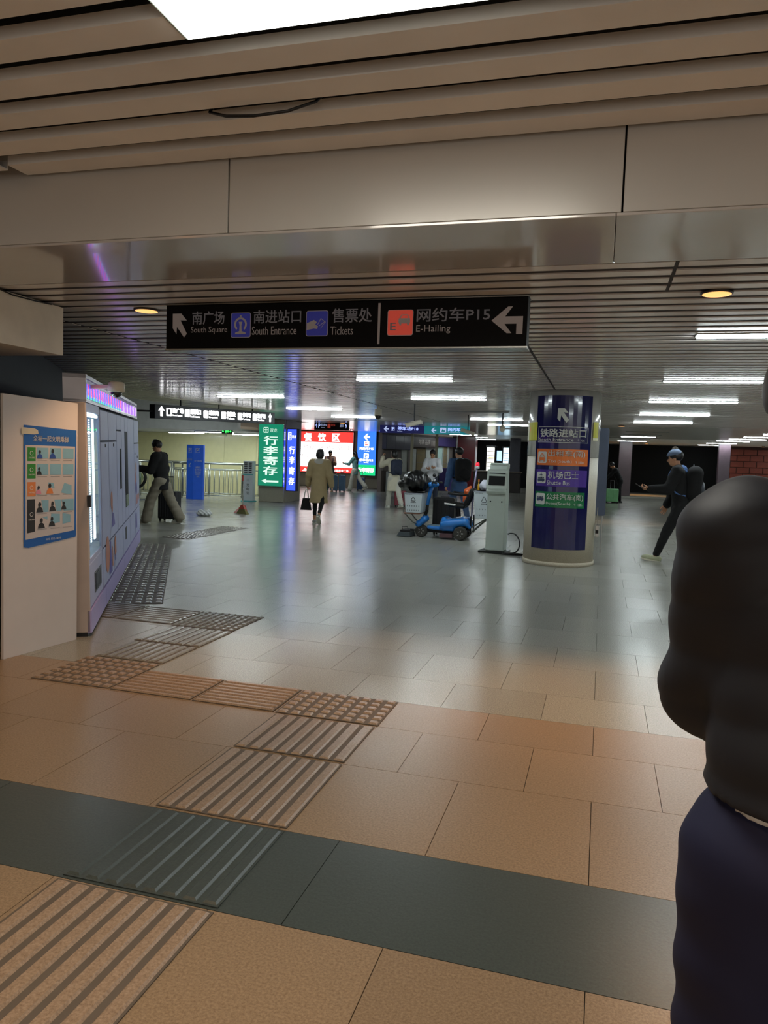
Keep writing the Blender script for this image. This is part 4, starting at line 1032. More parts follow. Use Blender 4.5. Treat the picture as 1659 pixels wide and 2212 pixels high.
def backpack(label, J, world, head, m, w=.30, h=.44, d=.16, off=.0, z=.0, tilt=0, trim=None, strap=None):
    c = (J['chest'] + J['waist']) / 2 + np.array([0, -(.105 + d / 2 + off), .03 + z])
    base = world(c - np.array([0, 0, h / 2]))
    t = empty('backpack', base, R(head), label, 'backpack')
    sd = Sdf(); r = d * .36
    for xx in (-w / 2 + r, w / 2 - r):
        sd.cap((xx, -d / 2 + r, r), (xx, -d / 2 + r, h - r * 1.2), r, r, .05); sd.cap((xx, d / 2 - r, r), (xx, d / 2 - r, h - r), r, r, .05)
    sd.cap((-w / 2 + r, -d * .1, h - r), (w / 2 - r, -d * .1, h - r), r * 1.1, r * 1.1, .04); sd.ell((0, 0, h / 2), (w / 2, d / 2, h * .48), .06)
    sd.wob.append(lambda x, y, z: .003 * np.sin(30 * z + 20 * x) * np.cos(26 * x))
    sdf_obj('pack', sd, .012, m, t)
    pk = Sdf(); pk.ell((0, -d / 2, h * .34), (w * .38, .045, h * .24), .02); sdf_obj('pocket', pk, .01, trim or m, t)
    MB().tube([(-.04, d * .1, h - .01), (-.03, d * .1, h + .035), (.03, d * .1, h + .035), (.04, d * .1, h - .01)], .008, 6).build('handle', trim or m, t, smooth=True)
    for i, sdx in enumerate((-1, 1)):
        sh = np.array(J['shoulders'][i]) - (c - np.array([0, 0, h / 2])); sh[0] *= .68; x = sdx * w * .3
        MB().tube(smooth_pts([(x, d / 2, h * .86), (sh[0], sh[1] - .04, sh[2] + .06), (sh[0], sh[1] + .05, sh[2] + .055), (sh[0], sh[1] + .12, sh[2] - .06), (sh[0], sh[1] + .10, sh[2] - .2), (sh[0] + sdx * .05, sh[1] + .0, sh[2] - .32), (sdx * w * .45, d / 2, .06)], 4), .014, 6).build('strap', strap or trim or m, t, smooth=True)
    return t

def suitcase(label, loc, rz, w, d, h, m, trim, ext=.35, ribs=6, name='suitcase', group=None):
    t = empty('suitcase', (*loc, 0), rz, label, 'suitcase', group)
    z0 = .055
    MB().box(-w / 2, -d / 2, z0, w / 2, d / 2, z0 + h).build('shell', m, t, min(.035, d * .2), seg=3, smooth=False)
    for k in range(ribs):
        x = -w / 2 + w * (k + 1) / (ribs + 1)
        MB().box(x - .008, -d / 2 - .006, z0 + .05, x + .008, d / 2 + .006, z0 + h - .05).build('rib', m, t, .004, seg=1)
    MB().box(-w / 2 - .003, -.006, z0 + .0, w / 2 + .003, .006, z0 + h + .003).build('zip', trim, t, .002, seg=1)
    for sx in (-1, 1):
        for sy in (-1, 1):
            MB().lathe([(.018, -.012), (.026, -.012), (.026, .012), (.018, .012)], 14, (sx * (w / 2 - .045), sy * (d / 2 - .035), .027), 'x').build('wheel', BLACK, t)
            MB().box(sx * (w / 2 - .045) - .02, sy * (d / 2 - .035) - .018, .035, sx * (w / 2 - .045) + .02, sy * (d / 2 - .035) + .018, z0 + .005).build('wheel_mount', trim, t)
    MB().tube([(-.07, d / 2 + .002, z0 + h * .7), (-.06, d / 2 + .022, z0 + h * .72), (-.06, d / 2 + .022, z0 + h * .8), (-.07, d / 2 + .002, z0 + h * .82)], .007, 6).build('side_handle', trim, t)
    for sx in (-1, 1): MB().tube([(sx * .07, 0, z0 + h - .02), (sx * .07, 0, z0 + h + ext)], .008, 8).build('rod', METAL, t)
    MB().tube([(-.085, 0, z0 + h + ext), (.085, 0, z0 + h + ext)], .014, 8).build('grip', trim, t)
    return t
# ------------------------------------------------------------------ people and what they carry
KH = mat('cloth_khaki', '#8b8474', .85); BLK = mat('cloth_black', '#0f0f11', .9); BLK2 = mat('cloth_soft_black', '#202126', .75)
p, J, wd = person('young man in loose black jacket and wide khaki trousers walking left past the railing', (-8.36, 13.2), 1.70, head=98, lean=6, hp=28, legs=((26, 14, 2), (-22, 8, 2)), feet=(4, -8),
    arms=((18, 8, 78, 12), (-4, 12, 22, 0)), vox=.0135, top=dict(m=BLK, ease=1.22, len=.095, sleeve=1.2, fold=.006, waist=1.12), pants=dict(m=KH, ease=1.28, flare=1.45, fold=.007, end=.96),
    shoes=(mat('shoe_white', '#c9cbc2', .6), mat('shoe_white')), hair=dict(style='messy', m=HAIRB), collar=BLK, curl=(40, 50))
hl = wd(J['hands'][0])
t = empty('phone', hl, R(98), 'dark phone held up by the young man in the black jacket', 'phone')
b = MB(); b.x = Matrix.Rotation(R(-35), 4, 'X'); b.box(-.036, -.004, -.02, .036, .004, .13); b.build('case', BLACK, t, .003); b = MB(); b.x = Matrix.Rotation(R(-35), 4, 'X'); b.box(-.032, -.0055, -.016, .032, -.004, .126); b.build('screen', SCREENB, t)
suitcase('black suitcase standing behind the legs of the young man in khaki trousers', (-8.50, 13.72), R(4), .40, .26, .56, BLK2, BLACK, .30, group=None)

TR = mat('cloth_trench', '#a3906a', .8); TRH = mat('cloth_hood_grey', '#b5b2a8', .8)
p, J, wd = person('woman in a long beige trench coat with grey hood walking away', (-5.80, 15.2), 1.60, head=8, lean=2, hp=4, legs=((6, 4, 1), (-14, 30, 1)), feet=(0, -42),
    arms=((4, 16, 14, 0), (-8, 16, 20, 0)), vox=.0145, top=dict(m=TR, ease=1.22, len=.245, flare=1.22, sleeve=1.2, fold=.004, depth=.74, name='coat'), pants=dict(m=BLK, ease=.82, flare=.9, end=.82),
    shoes=(mat('shoe_grey', '#8d8e88', .5), mat('shoe_grey')), hair=dict(style='bob', m=HAIRB), hood=TRH, curl=(70, 35), bare_ankle=True)
hx_, hy_, hz_ = wd(J['hands'][0])
t = empty('handbag', (hx_ - .02, hy_ - .01, hz_ - .46), R(5), 'black tote bag with pale straps in the trench coat woman\'s hand', 'bag')
MB().hexa([(-.12, -.045, 0), (.12, -.045, 0), (.12, .045, 0), (-.12, .045, 0)], [(-.075, -.025, .26), (.075, -.025, .26), (.075, .025, .26), (-.075, .025, .26)]).build('bag_body', BLK, t, .012)
for sy in (-1, 1): MB().tube(smooth_pts([(-.05, sy * .026, .25), (-.035, sy * .02, .36), (0, sy * .012, .455), (.035, sy * .02, .36), (.05, sy * .026, .25)], 4), .007, 6).build('strap', INK_WHITE, t, smooth=True)

BRN = mat('cloth_brown', '#8a6254', .85); TEAL = mat('cloth_teal', '#6f9c9a', .8); CRM = mat('cloth_cream', '#cfc9b4', .8); CRMT = mat('cloth_cream_trousers', '#c9c7bb', .8)
p, J, wd = person('woman in a dusty brown hoodie before the red food board', (-10.83, 29.6), 1.72, head=-160, lean=10, hp=20, legs=((14, 10, 1), (-10, 10, 1)), arms=((30, 8, 70, 10), (20, 8, 60, 10)), vox=.021,
    top=dict(m=BRN, ease=1.1, len=.06), pants=dict(m=mat('cloth_slate', '#4b5a5c', .8), ease=1.1, flare=1.3), shoes=(mat('shoe_teal', '#4f9a86', .6), mat('shoe_teal')), hair=dict(style='short', m=HAIRB), hood=BRN, curl=(50, 50))
t = backpack('dark purple backpack on the woman in the brown hoodie', J, wd, -160, mat('cloth_plum', '#3a3046', .7), .28, .42, .15)
p, J, wd = person('woman with very long black hair, teal top and white trousers, walking left', (-10.02, 30.5), 1.72, head=75, lean=4, hp=8, legs=((16, 6, 1), (-26, 18, 1)), feet=(2, -20), arms=((35, 6, 60, 10), (10, 8, 25, 0)), vox=.021,
    top=dict(m=TEAL, ease=1.08, len=.10, flare=1.1), pants=dict(m=CRMT, ease=1.15, flare=1.5), shoes=(mat('shoe_grey'), mat('shoe_grey')), hair=dict(style='long', m=HAIRB, len=.22), curl=(50, 50))
SBL = mat('suitcase_blue', '#6d93bd', .35, noise=.04, coat=.3); SNV = mat('suitcase_navy', '#3d5a86', .35, coat=.3)
suitcase('pale blue suitcase, left one of the pair before the red food board', (-10.44, 29.1), R(10), .26, .24, .64, SBL, BLACK, .1, ribs=3, group='blue suitcases before the food board')
suitcase('pale blue suitcase, right one of the pair before the red food board', (-10.14, 29.2), R(10), .26, .24, .64, SBL, BLACK, .1, ribs=3, group='blue suitcases before the food board')
suitcase('darker blue suitcase trailing behind the long-haired woman in teal', (-9.98, 31.2), R(10), .34, .24, .50, SNV, BLACK, .25, ribs=3)
p, J, wd = person('woman in a long cream coat and white trousers, on the phone', (-5.78, 21.2), 1.70, head=38, lean=3, hp=8, hyaw=20, legs=((14, 6, 1), (-20, 12, 1)), feet=(0, -10), arms=((60, 30, 115, 30), (30, 15, 60, 10)), vox=.0175,
    top=dict(m=CRM, ease=1.16, len=.22, flare=1.2, sleeve=1.2, name='coat'), pants=dict(m=CRMT, ease=1.05, flare=1.25), shoes=(mat('shoe_white'), mat('shoe_white')), hair=dict(style='bob', m=HAIRB), curl=(60, 50))
NVY = mat('cloth_navy', '#232c42', .7)
backpack('navy backpack worn by the woman in the cream coat', J, wd, 38, NVY, .30, .42, .15)
suitcase('dark red suitcase behind the legs of the woman in the cream coat', (-5.72, 21.75), R(15), .34, .24, .44, mat('suitcase_red', '#9c4a55', .4), BLACK, .35, ribs=3)
WS = mat('cloth_white', '#d8dae0', .8)
p, J, wd = person('man in a loose white sweatshirt looking down at his hands behind the cleaning cart', (-4.83, 22.0), 1.74, head=185, lean=2, hp=24, legs=((3, 3, 3), (-2, 2, 3)), arms=((14, 14, 92, 48), (14, 14, 84, 48)), vox=.0165,
    top=dict(m=WS, ease=1.14, len=.06, sleeve=1.2, fold=.006), pants=dict(m=mat('cloth_dark_blue', '#1f2638', .8), ease=1.0), hair=dict(style='short', m=HAIRB), curl=(35, 35), shoes=(SHOE, SHOE))
JB = mat('cloth_blue_jacket', '#3a5a86', .75); 
p, J, wd = person('man in a blue jacket with black backpack walking away behind the cart', (-3.08, 16.9), 1.76, head=35, lean=5, hp=10, hyaw=20, legs=((18, 10, 1), (-16, 14, 1)), feet=(0, -18), arms=((-12, 16, 20, 0), (14, 10, 30, 0)), vox=.0155,
    top=dict(m=JB, ease=1.14, len=.09, sleeve=1.15), pants=dict(m=mat('cloth_denim', '#41597d', .8), ease=1.0), hair=dict(style='short', m=HAIRB), hood=mat('cloth_light_blue', '#6f93b8', .7), curl=(45, 45), shoes=(mat('shoe_grey'), mat('shoe_grey')))
backpack('bulky black backpack on the man in the blue jacket', J, wd, 35, BLK, .34, .48, .20)
# walker on the right
p, J, wd = person('man in cap and black clothes walking left with phone, right of the round column', (1.20, 12.45), 1.80, head=83, lean=9, hp=6, legs=((24, 4, 1), (-32, 22, 1)), feet=(8, -30), arms=((22, 10, 68, 8), (8, 8, 14, 0)), vox=.0125,
    top=dict(m=BLK, ease=1.2, len=.12, fold=.006, sleeve=1.1), pants=dict(m=BLK, ease=.98, flare=.95, end=.93), shoes=(mat('shoe_pale_green', '#a9ad90', .6), SHOE), hair=dict(style='short', m=HAIRB, cap=mat('cap_denim', '#5d6d88', .8)), hood=mat('cloth_denim_hood', '#3e5f92', .75), curl=(45, 25), bare_ankle=True)
backpack('large black backpack with shiny top flap on the walking man in the cap', J, wd, 83, BLK, .32, .50, .22, trim=mat('cloth_shiny', '#3a404a', .35), strap=mat('strap_blue', '#4b6fa8', .6))
hl = wd(J['hands'][0] + np.array([0, .03, .02]))
t = empty('phone', hl, R(83), 'dark phone in the forward hand of the walking man in the cap', 'phone')
b = MB(); b.x = Matrix.Rotation(R(-60), 4, 'X'); b.box(-.036, -.004, -.05, .036, .004, .09); b.build('case', BLACK, t, .003); b = MB(); b.x = Matrix.Rotation(R(-60), 4, 'X'); b.box(-.032, -.0055, -.046, .032, -.004, .086); b.build('screen', SCREENB, t)
# far traveller with a green case
p, J, wd = person('tiny far-off person in black bending over beside a light green suitcase', (.70, 31.0), 1.68, head=100, lean=28, hp=35, legs=((12, 8, 2), (-2, 4, 2)), arms=((40, 6, 10, 0), (30, 6, 10, 0)), vox=.024,
    top=dict(m=BLK, ease=1.05, len=.07), pants=dict(m=BLK, ease=1.0), hair=dict(style='short', m=HAIRB), curl=(50, 50))
suitcase('light green suitcase with raised handle, far off right of the round column', (.42, 30.6), R(8), .46, .26, .50, mat('suitcase_green', '#7fc487', .4), BLACK, .32, ribs=4)
suitcase('dark grey suitcase beside the light green one', (.02, 30.9), R(8), .34, .26, .52, mat('suitcase_grey', '#3b424c', .4), BLACK, .3, ribs=4)

# foreground passer-by at the right edge
PUF = mat('puffer_charcoal', '#1b1e26', .6, noise=.15, scale=5); NAV = mat('trouser_navy', '#151a3c', .8)
p, J, wd = person('passer-by in a dark puffer jacket and navy trousers cut off by the right edge', (0.335, 1.22), 1.68, head=4, lean=3, hp=32, hyaw=58, legs=((10, 6, 0), (-8, 10, 0)), arms=((20, 1, 70, 10), (10, 20, 50, 10)), vox=.0085, build=.76,
    top=dict(m=PUF, ease=1.12, len=-.06, flare=1.0, sleeve=1.22, fold=.004, puff=.005, depth=.85), pants=dict(m=NAV, ease=1.12, flare=1.2), hair=dict(style='short', m=mat('hair_dark_brown', '#2c221a', .5)), collar=PUF, curl=(50, 50), shoes=(SHOE, SHOE))
sh = Sdf(); hp_ = J['hip']; sh.cap(hp_ + np.array([0, 0, .0]), hp_ + np.array([0, 0, .14]), .150, .145, .02, .85); sh.cut(hp_ + np.array([0, 0, .078]), (-.1, 0, -1)); sdf_obj('shirt_hem', sh, .011, INK_WHITE, p)

# ------------------------------------------------------------------ stone pillar with lit signs
pl_ = MB(); PIL = [(-9.95, 21.0), (-9.14, 21.1), (-9.40, 22.9), (-10.2, 22.9)]
pil = pl_.hexa([(x, y, 0) for x, y in PIL], [(x, y, 2.50) for x, y in PIL]).build('pillar_core', GRAN_WALL)
pil.name = 'stone_pillar'; tag(pil, 'square grey stone pillar carrying the green and blue lit signs', 'pillar')
for j in range(3):
    z0, z1_ = .01 + j * .83, .83 + j * .83 - .005
    MB().box(-9.95, 20.985, z0, -9.145, 21.04, z1_).build('stone_panel', GRAN_WALL, pil, .004, seg=1)
    MB().hexa([(-9.135, 21.1, z0), (-9.39, 22.88, z0), (-9.43, 22.88, z0), (-9.17, 21.1, z0)], [(-9.135, 21.1, z1_), (-9.39, 22.88, z1_), (-9.43, 22.88, z1_), (-9.17, 21.1, z1_)]).build('stone_panel', GRAN_WALL, pil, .004, seg=1)

def lightbox(name, label, x, y, z, w, h, d, face, frame=METAL, rz=0, fr=.02, group=None):
    t = empty(name, (x, y, z), rz, label, 'sign', group)
    MB().box(-w / 2, 0, 0, w / 2, d, h).build('box', frame, t, .006)
    MB().box(-w / 2 + fr, -.004, fr, w / 2 - fr, .001, h - fr).build('face', face, t)
    return t, Face(t, lambda u, v, w_: (u, -.004 - w_, v))
EG = emis('face_green', '#0f9b74', .55); EB = emis('face_blue', '#2f48e6', 1.7); ER = emis('face_red', '#f03a34', 1.1); EW = emis('face_white', '#ffffff', 2.0); EB2 = emis('face_sky_blue', '#2f6ce8', 1.3)
LETG = emis('lettering_on_green', '#e2ffee', .75)
t, F = lightbox('lit_sign', 'green lit luggage sign with a left arrow on the front of the stone pillar', -9.52, 20.86, .478, .825, 1.87, .12, EG)
F.poly('logo', [rrect(-.255, 1.60, -.09, 1.765, .02)], LETG, .002); F.poly('logo_cells', [[(a, b), (a + .05, b), (a + .05, b + .045), (a, b + .045)] for a in (-.235, -.16) for b in (1.70, 1.63)], EG, .004)
F.text('双龙', -.04, 1.62, .19, 1.73, LETG, bold=.0)
for k, ch in enumerate('行李寄存'): F.text(ch, -.245, 1.235 - .30 * k + .01, .225, 1.51 - .30 * k, LETG, bold=.03)
F.poly('arrow', [[(-.29, .165), (-.13, .235), (-.13, .185), (.265, .185), (.265, .125), (-.13, .125), (-.13, .085)]], LETG, .004)
t, F = lightbox('lit_sign', 'narrow blue lit luggage sign on the side of the stone pillar', -8.955, 21.1, .355, .345, 1.87, .14, EB, mat('box_navy', '#14183c', .4), R(-8))
F.poly('logo', [rrect(-.13, 1.53, -.02, 1.76, .01)], LET_WHITE, .002); F.poly('logo_cells', [rrect(-.115, 1.55, -.035, 1.74, .006)], EB, .003); F.text('行李', -.10, 1.57, -.05, 1.72, LET_WHITE, .005, 0); F.text('双龙', .0, 1.59, .14, 1.68, LET_WHITE, .004, .02)
for k, ch in enumerate('行李寄存'): F.text(ch, -.075, 1.12 - .31 * k, .115, 1.35 - .31 * k, LET_WHITE, bold=.03)

# red and white food board
t, F = lightbox('food_board', 'big red and white lit food area board on the back wall', -12.46, 33.40, .66, 2.72, 1.92, .12, EW, mat('box_red', '#9c1f1c', .4))
F.rects('band', [(-1.34, 1.42, 1.34, 1.90)], ER, .003); F.rects('band', [(-1.34, .02, 1.34, .27)], ER, .003)
for k, ch in enumerate('餐饮区'): F.text(ch, -1.10 + .70 * k, 1.46, -.70 + .70 * k, 1.84, LET_WHITE, .008, bold=.04)
FT = mat('ink_faint_red', '#8a6a6a', .6, noise=0, emit='#a07070', es=.5)
F.text('京特产 区 老北京 口', -1.25, 1.08, 1.15, 1.30, FT, .006, -.004); F.text('吉炸', -1.25, .66, -.85, .86, FT, .006, -.004); F.text('食 家', .35, .34, .95, .50, FT, .006, -.004); F.text('▲ 100m', -1.15, .05, -.1, .20, LET_WHITE, .006, .0); F.text('欢迎光临美食广场', .15, .07, 1.15, .18, LET_WHITE, .006, .0)
# blue/green light box
t, F = lightbox('lit_sign', 'blue lit sign with white arrow and green bottom band, right of the food board', -10.40, 33.2, .60, .93, 2.07, .12, EB2, mat('box_navy'))
F.rects('band', [(-.445, .02, .445, .50)], emis('face_emerald', '#12b26a', 1.3), .003)
F.poly('arrow', [arrow(.0, 1.77, .30)], LET_WHITE, .005)
F.poly('pictogram', [rrect(-.12, 1.35, .12, 1.58, .03)], LET_WHITE, .004); F.poly('symbol', [rrect(-.08, 1.40, .08, 1.45, .01), rrect(-.07, 1.47, .0, 1.54, .01)], ER, .007)
F.text('网约车P15', -.33, 1.18, .33, 1.31, LET_WHITE, .005, .03); F.text('E-Hailing', -.12, 1.10, .13, 1.15, LET_WHITE, .005, .01)
F.poly('pictogram', [rrect(-.12, .80, .12, 1.02, .03)], LET_WHITE, .004); F.text('P', -.05, .83, .06, .99, EB2, .008, .03)
F.text('停车场P15', -.33, .66, .33, .78, LET_WHITE, .005, .03); F.text('Parking', -.11, .58, .11, .63, LET_WHITE, .005, .01)
F.text('行李寄存', -.39, .15, .39, .38, LET_WHITE, .006, .04)
t, F = lightbox('lit_sign', 'narrow blue and white lit sign behind the head of the phoning woman', -9.53, 32.9, .64, .40, 2.02, .16, EB, mat('box_navy'), R(12))
for k, ch in enumerate('南进站口'): F.text(ch, -.12, 1.42 - .42 * k, .13, 1.75 - .42 * k, LET_WHITE, .005, .06)
F.poly('symbol', [disc(0, 1.12, .07, 12)], emis('sym_pink', '#ff9aa0', 1.5), .007)

# hanging signs
def hang(label, x, y, z, w, h, m, rz=0, tilt=0, rods=(.3, .7), up=.25, d=.12):
    t = empty('hanging_sign', (x, y, z), rz, label, 'sign'); t.rotation_euler[1] = tilt
    MB().box(-w / 2, 0, 0, w / 2, d, h).build('box', m, t, .006)
    for r in rods: MB().tube([(-w / 2 + w * r, d / 2, h), (-w / 2 + w * r, d / 2, h + up)], .012, 8).build('rod', METAL, t)
    return t, flat(t)
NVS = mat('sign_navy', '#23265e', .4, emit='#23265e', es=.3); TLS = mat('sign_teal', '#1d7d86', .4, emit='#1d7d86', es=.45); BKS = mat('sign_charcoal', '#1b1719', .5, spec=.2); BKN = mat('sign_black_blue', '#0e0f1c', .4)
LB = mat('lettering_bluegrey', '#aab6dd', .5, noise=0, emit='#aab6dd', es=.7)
t, F = hang('dark blue hanging parking sign with left arrow above the shop front', -6.335, 24.0, 2.272, 1.49, .27, NVS, up=.0, rods=())
F.poly('arrow', [arrow(-.53, .13, .17)], LB); F.poly('pictogram', [ring(-.30, .13, .07, .08, 45, 405, 4)], LB, .005); F.text('P', -.32, .08, -.27, .18, LB); F.text('停车场P18', -.15, .09, .55, .21, LB, bold=.01); F.text('Parking', -.15, .04, .02, .075, LB, bold=0)
t, F = hang('teal hanging sign with left arrow next to the dark blue parking sign', -4.855, 24.0, 2.268, 1.46, .27, TLS, up=.0, rods=())
F.poly('arrow', [arrow(-.42, .12, .17)], LB); F.poly('pictogram', [rrect(-.21, .05, -.01, .21, .02)], LB, .004); F.poly('symbol', [[(-.17, .08), (-.12, .18), (-.07, .08)], [(-.11, .08), (-.07, .15), (-.03, .08)]], TLS, .008); F.text('网约车', .05, .10, .45, .215, LB, bold=.01); F.text('E-Hailing Pick up', .05, .05, .45, .08, LB, bold=0)
t, F = hang('small charcoal hanging parking sign with pictograms before the red food board', -8.42, 23.0, 2.28, 1.16, .25, BKS, up=.0, rods=())
F.text('↑', -.53, .06, -.47, .2, LB, bold=.02); F.text('P', -.43, .06, -.37, .2, LB); F.text('停车场P18', -.34, .12, -.15, .2, LB, bold=0); F.text('Parking', -.34, .06, -.22, .09, LB, bold=0)
F.poly('pictogram', [rrect(-.12, .06, -.02, .2, .01)], PICR, .004); F.text('网约车', 0, .12, .14, .2, PICR, bold=0); F.text('出租车', .3, .1, .42, .19, LB, bold=0); F.text('↑', .47, .06, .53, .2, LB, bold=.02)
# long lit black sign on the left
a = Vector((-8.42, 13.0)); b = Vector((-7.72, 17.0)); 
t = empty('hanging_sign', (-8.40, 13.0, 2.065), math.atan2(4.0, .70 + .0), 'long black hanging sign with glowing white lettering above the railing area', 'sign')
L_ = 4.1; t.rotation_euler[1] = -R(1.55)
MB().box(0, 0, 0, L_, .14, .275).build('box', BKN, t, .006)
F = flat(t); SB = emis('lettering_glow', '#ffffff', 4.0)
def upar(cu, w_): return [[(cu - w_ / 2, .155), (cu, .25), (cu + w_ / 2, .155), (cu + w_ * .2, .17), (cu + w_ * .2, .05), (cu - w_ * .2, .05), (cu - w_ * .2, .17)]]
F.poly('arrow', upar(.18, .17), SB); F.poly('arrow', upar(3.9, .15), SB)
words = [('南广场', 'South Square', .32), ('南进站口', 'South Entrance', .86), ('地铁站', 'Subway Station', 1.45), ('售票处', 'Tickets', 2.05), ('停车场', 'Parking', 2.63), ('洗手间', 'Toilet', 3.2)]
for zh, en, u0 in words:
    F.poly('pictogram', [rrect(u0, .06, u0 + .15, .215, .015)], SB, .003); F.poly('symbol', [rrect(u0 + .03, .085, u0 + .12, .19, .01)], BKN if zh == '南广场' else mat('sym_grey', '#c9d4dd', .5, noise=0, emit='#c9d4dd', es=1.5), .006)
    F.text(zh, u0 + .17, .12, u0 + .50, .225, SB, bold=.05); F.text(en, u0 + .17, .055, u0 + .46, .095, SB, bold=.02)
for r in (.2, .5, .8): MB().tube([(r * L_, .07, .27), (r * L_, .07, .52)], .014, 8).build('rod', DARKM, t)
MB().tube([(-1.1, .07, .12), (0, .07, .14)], .018, 8).build('bracket', DARKM, t)

# exit sign
t = empty('exit_sign', (-10.54, 20.0, 2.02), 0, 'small green glowing exit sign under the low white ceiling', 'sign'); t.location.z = 2.0
MB().box(-.17, 0, 0, .17, .05, .13).build('box', BLACK, t, .004)
EXG = emis('exit_green', '#3cf060', 2.5); F = flat(t)
F.text('EXIT', -.05, .03, .07, .10, EXG, bold=.04); F.poly('arrow', [arrow(-.12, .065, .06), arrow(.12, .065, .06, 180)], EXG)
MB().tube([(0, .025, .13), (0, .025, .16)], .01, 6).build('rod', METAL, t)
t = empty('security_camera', (-10.52, 19.9, 1.94), 0, 'small white camera hanging just below the exit sign', 'camera'); MB().lathe([(.035, .045), (.04, .0), (.02, -.03), (.001, -.035)], 14, (0, .0, 0)).build('housing', CAMW, t, smooth=True); MB().tube([(0, 0, .04), (0, 0, .07), (.0, .09, .08), (0, .09, .15)], .008, 6).build('rod', METAL, t)

# blue parking pillar sign
t = empty('pillar_sign', (-11.9, 20.6, 0), R(8), 'blue two-sided parking pillar sign standing in front of the railing', 'sign')
PB = mat('pillar_sign_blue', '#1f55c4', .4, emit='#1f55c4', es=.12)
MB().prism([(-.27, 0), (-.02, -.09), (.26, 0), (.26, .12), (-.27, .12)], 0.0, 1.65, 'xy').build('post', PB, t, .004)
FL = Face(t, lambda u, v, w: (-.27 + u * .94, -u * .34 - w, v)); FR = Face(t, lambda u, v, w: (-.02 + u * .95, -.09 + u * .306 - w, v))
for FF in (FL, FR): FF.poly('frame_line', [ring(.13, 1.48, .085, .095, 45, 405, 4)], INK_WHITE, .004)
FL.text('P', .09, 1.41, .15, 1.55, INK_WHITE, .005, .03); FR.text('P', .09, 1.41, .15, 1.55, INK_WHITE, .005, .03)
FL.text('地下停车场', .03, 1.17, .22, 1.23, INK_WHITE, .005, .01); FR.text('地下停车场', .03, 1.13, .25, 1.19, INK_WHITE, .005, .01); FL.text('↙', .09, .98, .16, 1.1, INK_WHITE, .005, .03)
FR.text('收费标准\n首小时10元\n每小时8元\n全天封顶\n80元', .05, .66, .24, 1.0, INK_DULL, .005, 0)

# power bank station
t = empty('power_bank_station', (-10.16, 20.66, 0), R(4), 'slim white and teal power bank station beside the green lit sign', 'station')
PWm = mat('station_white', '#c9d0d6', .35, noise=.03); PT = mat('station_teal', '#4fb0b4', .4)
MB().box(-.155, 0, .03, .155, .22, 1.22).build('body', PWm, t, .015); MB().box(-.19, -.06, 0, .19, .26, .03).build('base', PT, t, .005); MB().box(-.157, -.004, .80, .157, .01, .83).build('stripe', PT, t)
for i in range(2):
    for k in range(6): MB().box(-.12 + .14 * i, -.006, .87 + .055 * k, -.02 + .14 * i, .002, .895 + .055 * k).build('slot', DARKM, t)
F = flat(t)
for k, ch in enumerate('充电宝'): F.text(ch, -.04, .46 - .12 * k, .05, .55 - .12 * k, LET_BLACK, .004, .01)
F.text('共享', -.04, .60, .05, .70, mat('ink_light', '#9aa4ac', .6), .004, 0)

# railing
RL = mat('railing_steel', '#a7aba2', .28, .9, .05)
def railing(label, a, b, h=1.08, n=12, posts=(0, 1), mid=True, z0=.06):
    a = Vector((*a, 0)); b = Vector((*b, 0)); t = empty('railing', tuple(a), 0, label, 'railing'); d = b - a
    MB().tube([(0, 0, h), (d.x, d.y, h)], .032, 10).build('top_rail', RL, t, smooth=True)
    if mid: MB().tube([(0, 0, h - .2), (d.x, d.y, h - .2)], .016, 8).build('middle_rail', RL, t, smooth=True)
    MB().tube([(0, 0, z0), (d.x, d.y, z0)], .016, 8).build('bottom_rail', RL, t, smooth=True)
    for k in range(1, n):
        q = d * k / n; MB().tube([(q.x, q.y, z0), (q.x, q.y, h - (.2 if mid else 0))], .011, 6).build('baluster', RL, t, smooth=True)
    for p in posts:
        q = d * p; MB().tube([(q.x, q.y, 0), (q.x, q.y, h)], .028, 10).build('post', RL, t, smooth=True)
    return t
railing('steel railing between the blue parking pillar and the power bank station', (-12.35, 21.5), (-10.1, 23.3), n=16, posts=(.0, .5, 1))
railing('short steel railing just left of the blue parking pillar', (-13.0, 21.2), (-12.2, 21.0), n=8, posts=(0, .45, 1))
railing('steel railing behind the young man in khaki trousers', (-15.4, 21.3), (-13.1, 21.24), n=16, posts=(0, .5, 1))
railing('outer steel railing along the yellow wall', (-15.4, 22.9), (-11.5, 23.3), n=24, posts=(0, .33, .66, 1))
# escalator newel with black handrail
t = empty('escalator', (-12.4, 18.3, 0), 0, 'escalator end with curved black handrail beside the locker bank', 'escalator')
hp_ = smooth_pts([(-2.6, 0, 1.02), (-.6, 0, 1.03), (-.1, 0, 1.0), (.22, 0, .84), (.30, 0, .66), (.18, 0, .46), (-.15, 0, .33), (-.6, 0, .22), (-1.4, 0, .20)], 6)
MB().tube(hp_, .042, 10).build('handrail', BLACK, t, smooth=True)
MB().box(-2.6, -.08, .0, -.1, .08, .22).build('skirt', METAL, t, .01); MB().prism([(-2.6, .2), (-.3, .26), (.15, .5), (.24, .68), (.1, .88), (-.2, .97), (-2.6, .98)], -.006, .006, 'xz').build('glass_panel', mat('balustrade_glass', '#cfe6d8', .03, noise=0, trans=1.0), t)
t2 = MB().box(-2.6, .1, .0, -.3, .9, .03).build('comb_plate', METAL, t, .004)

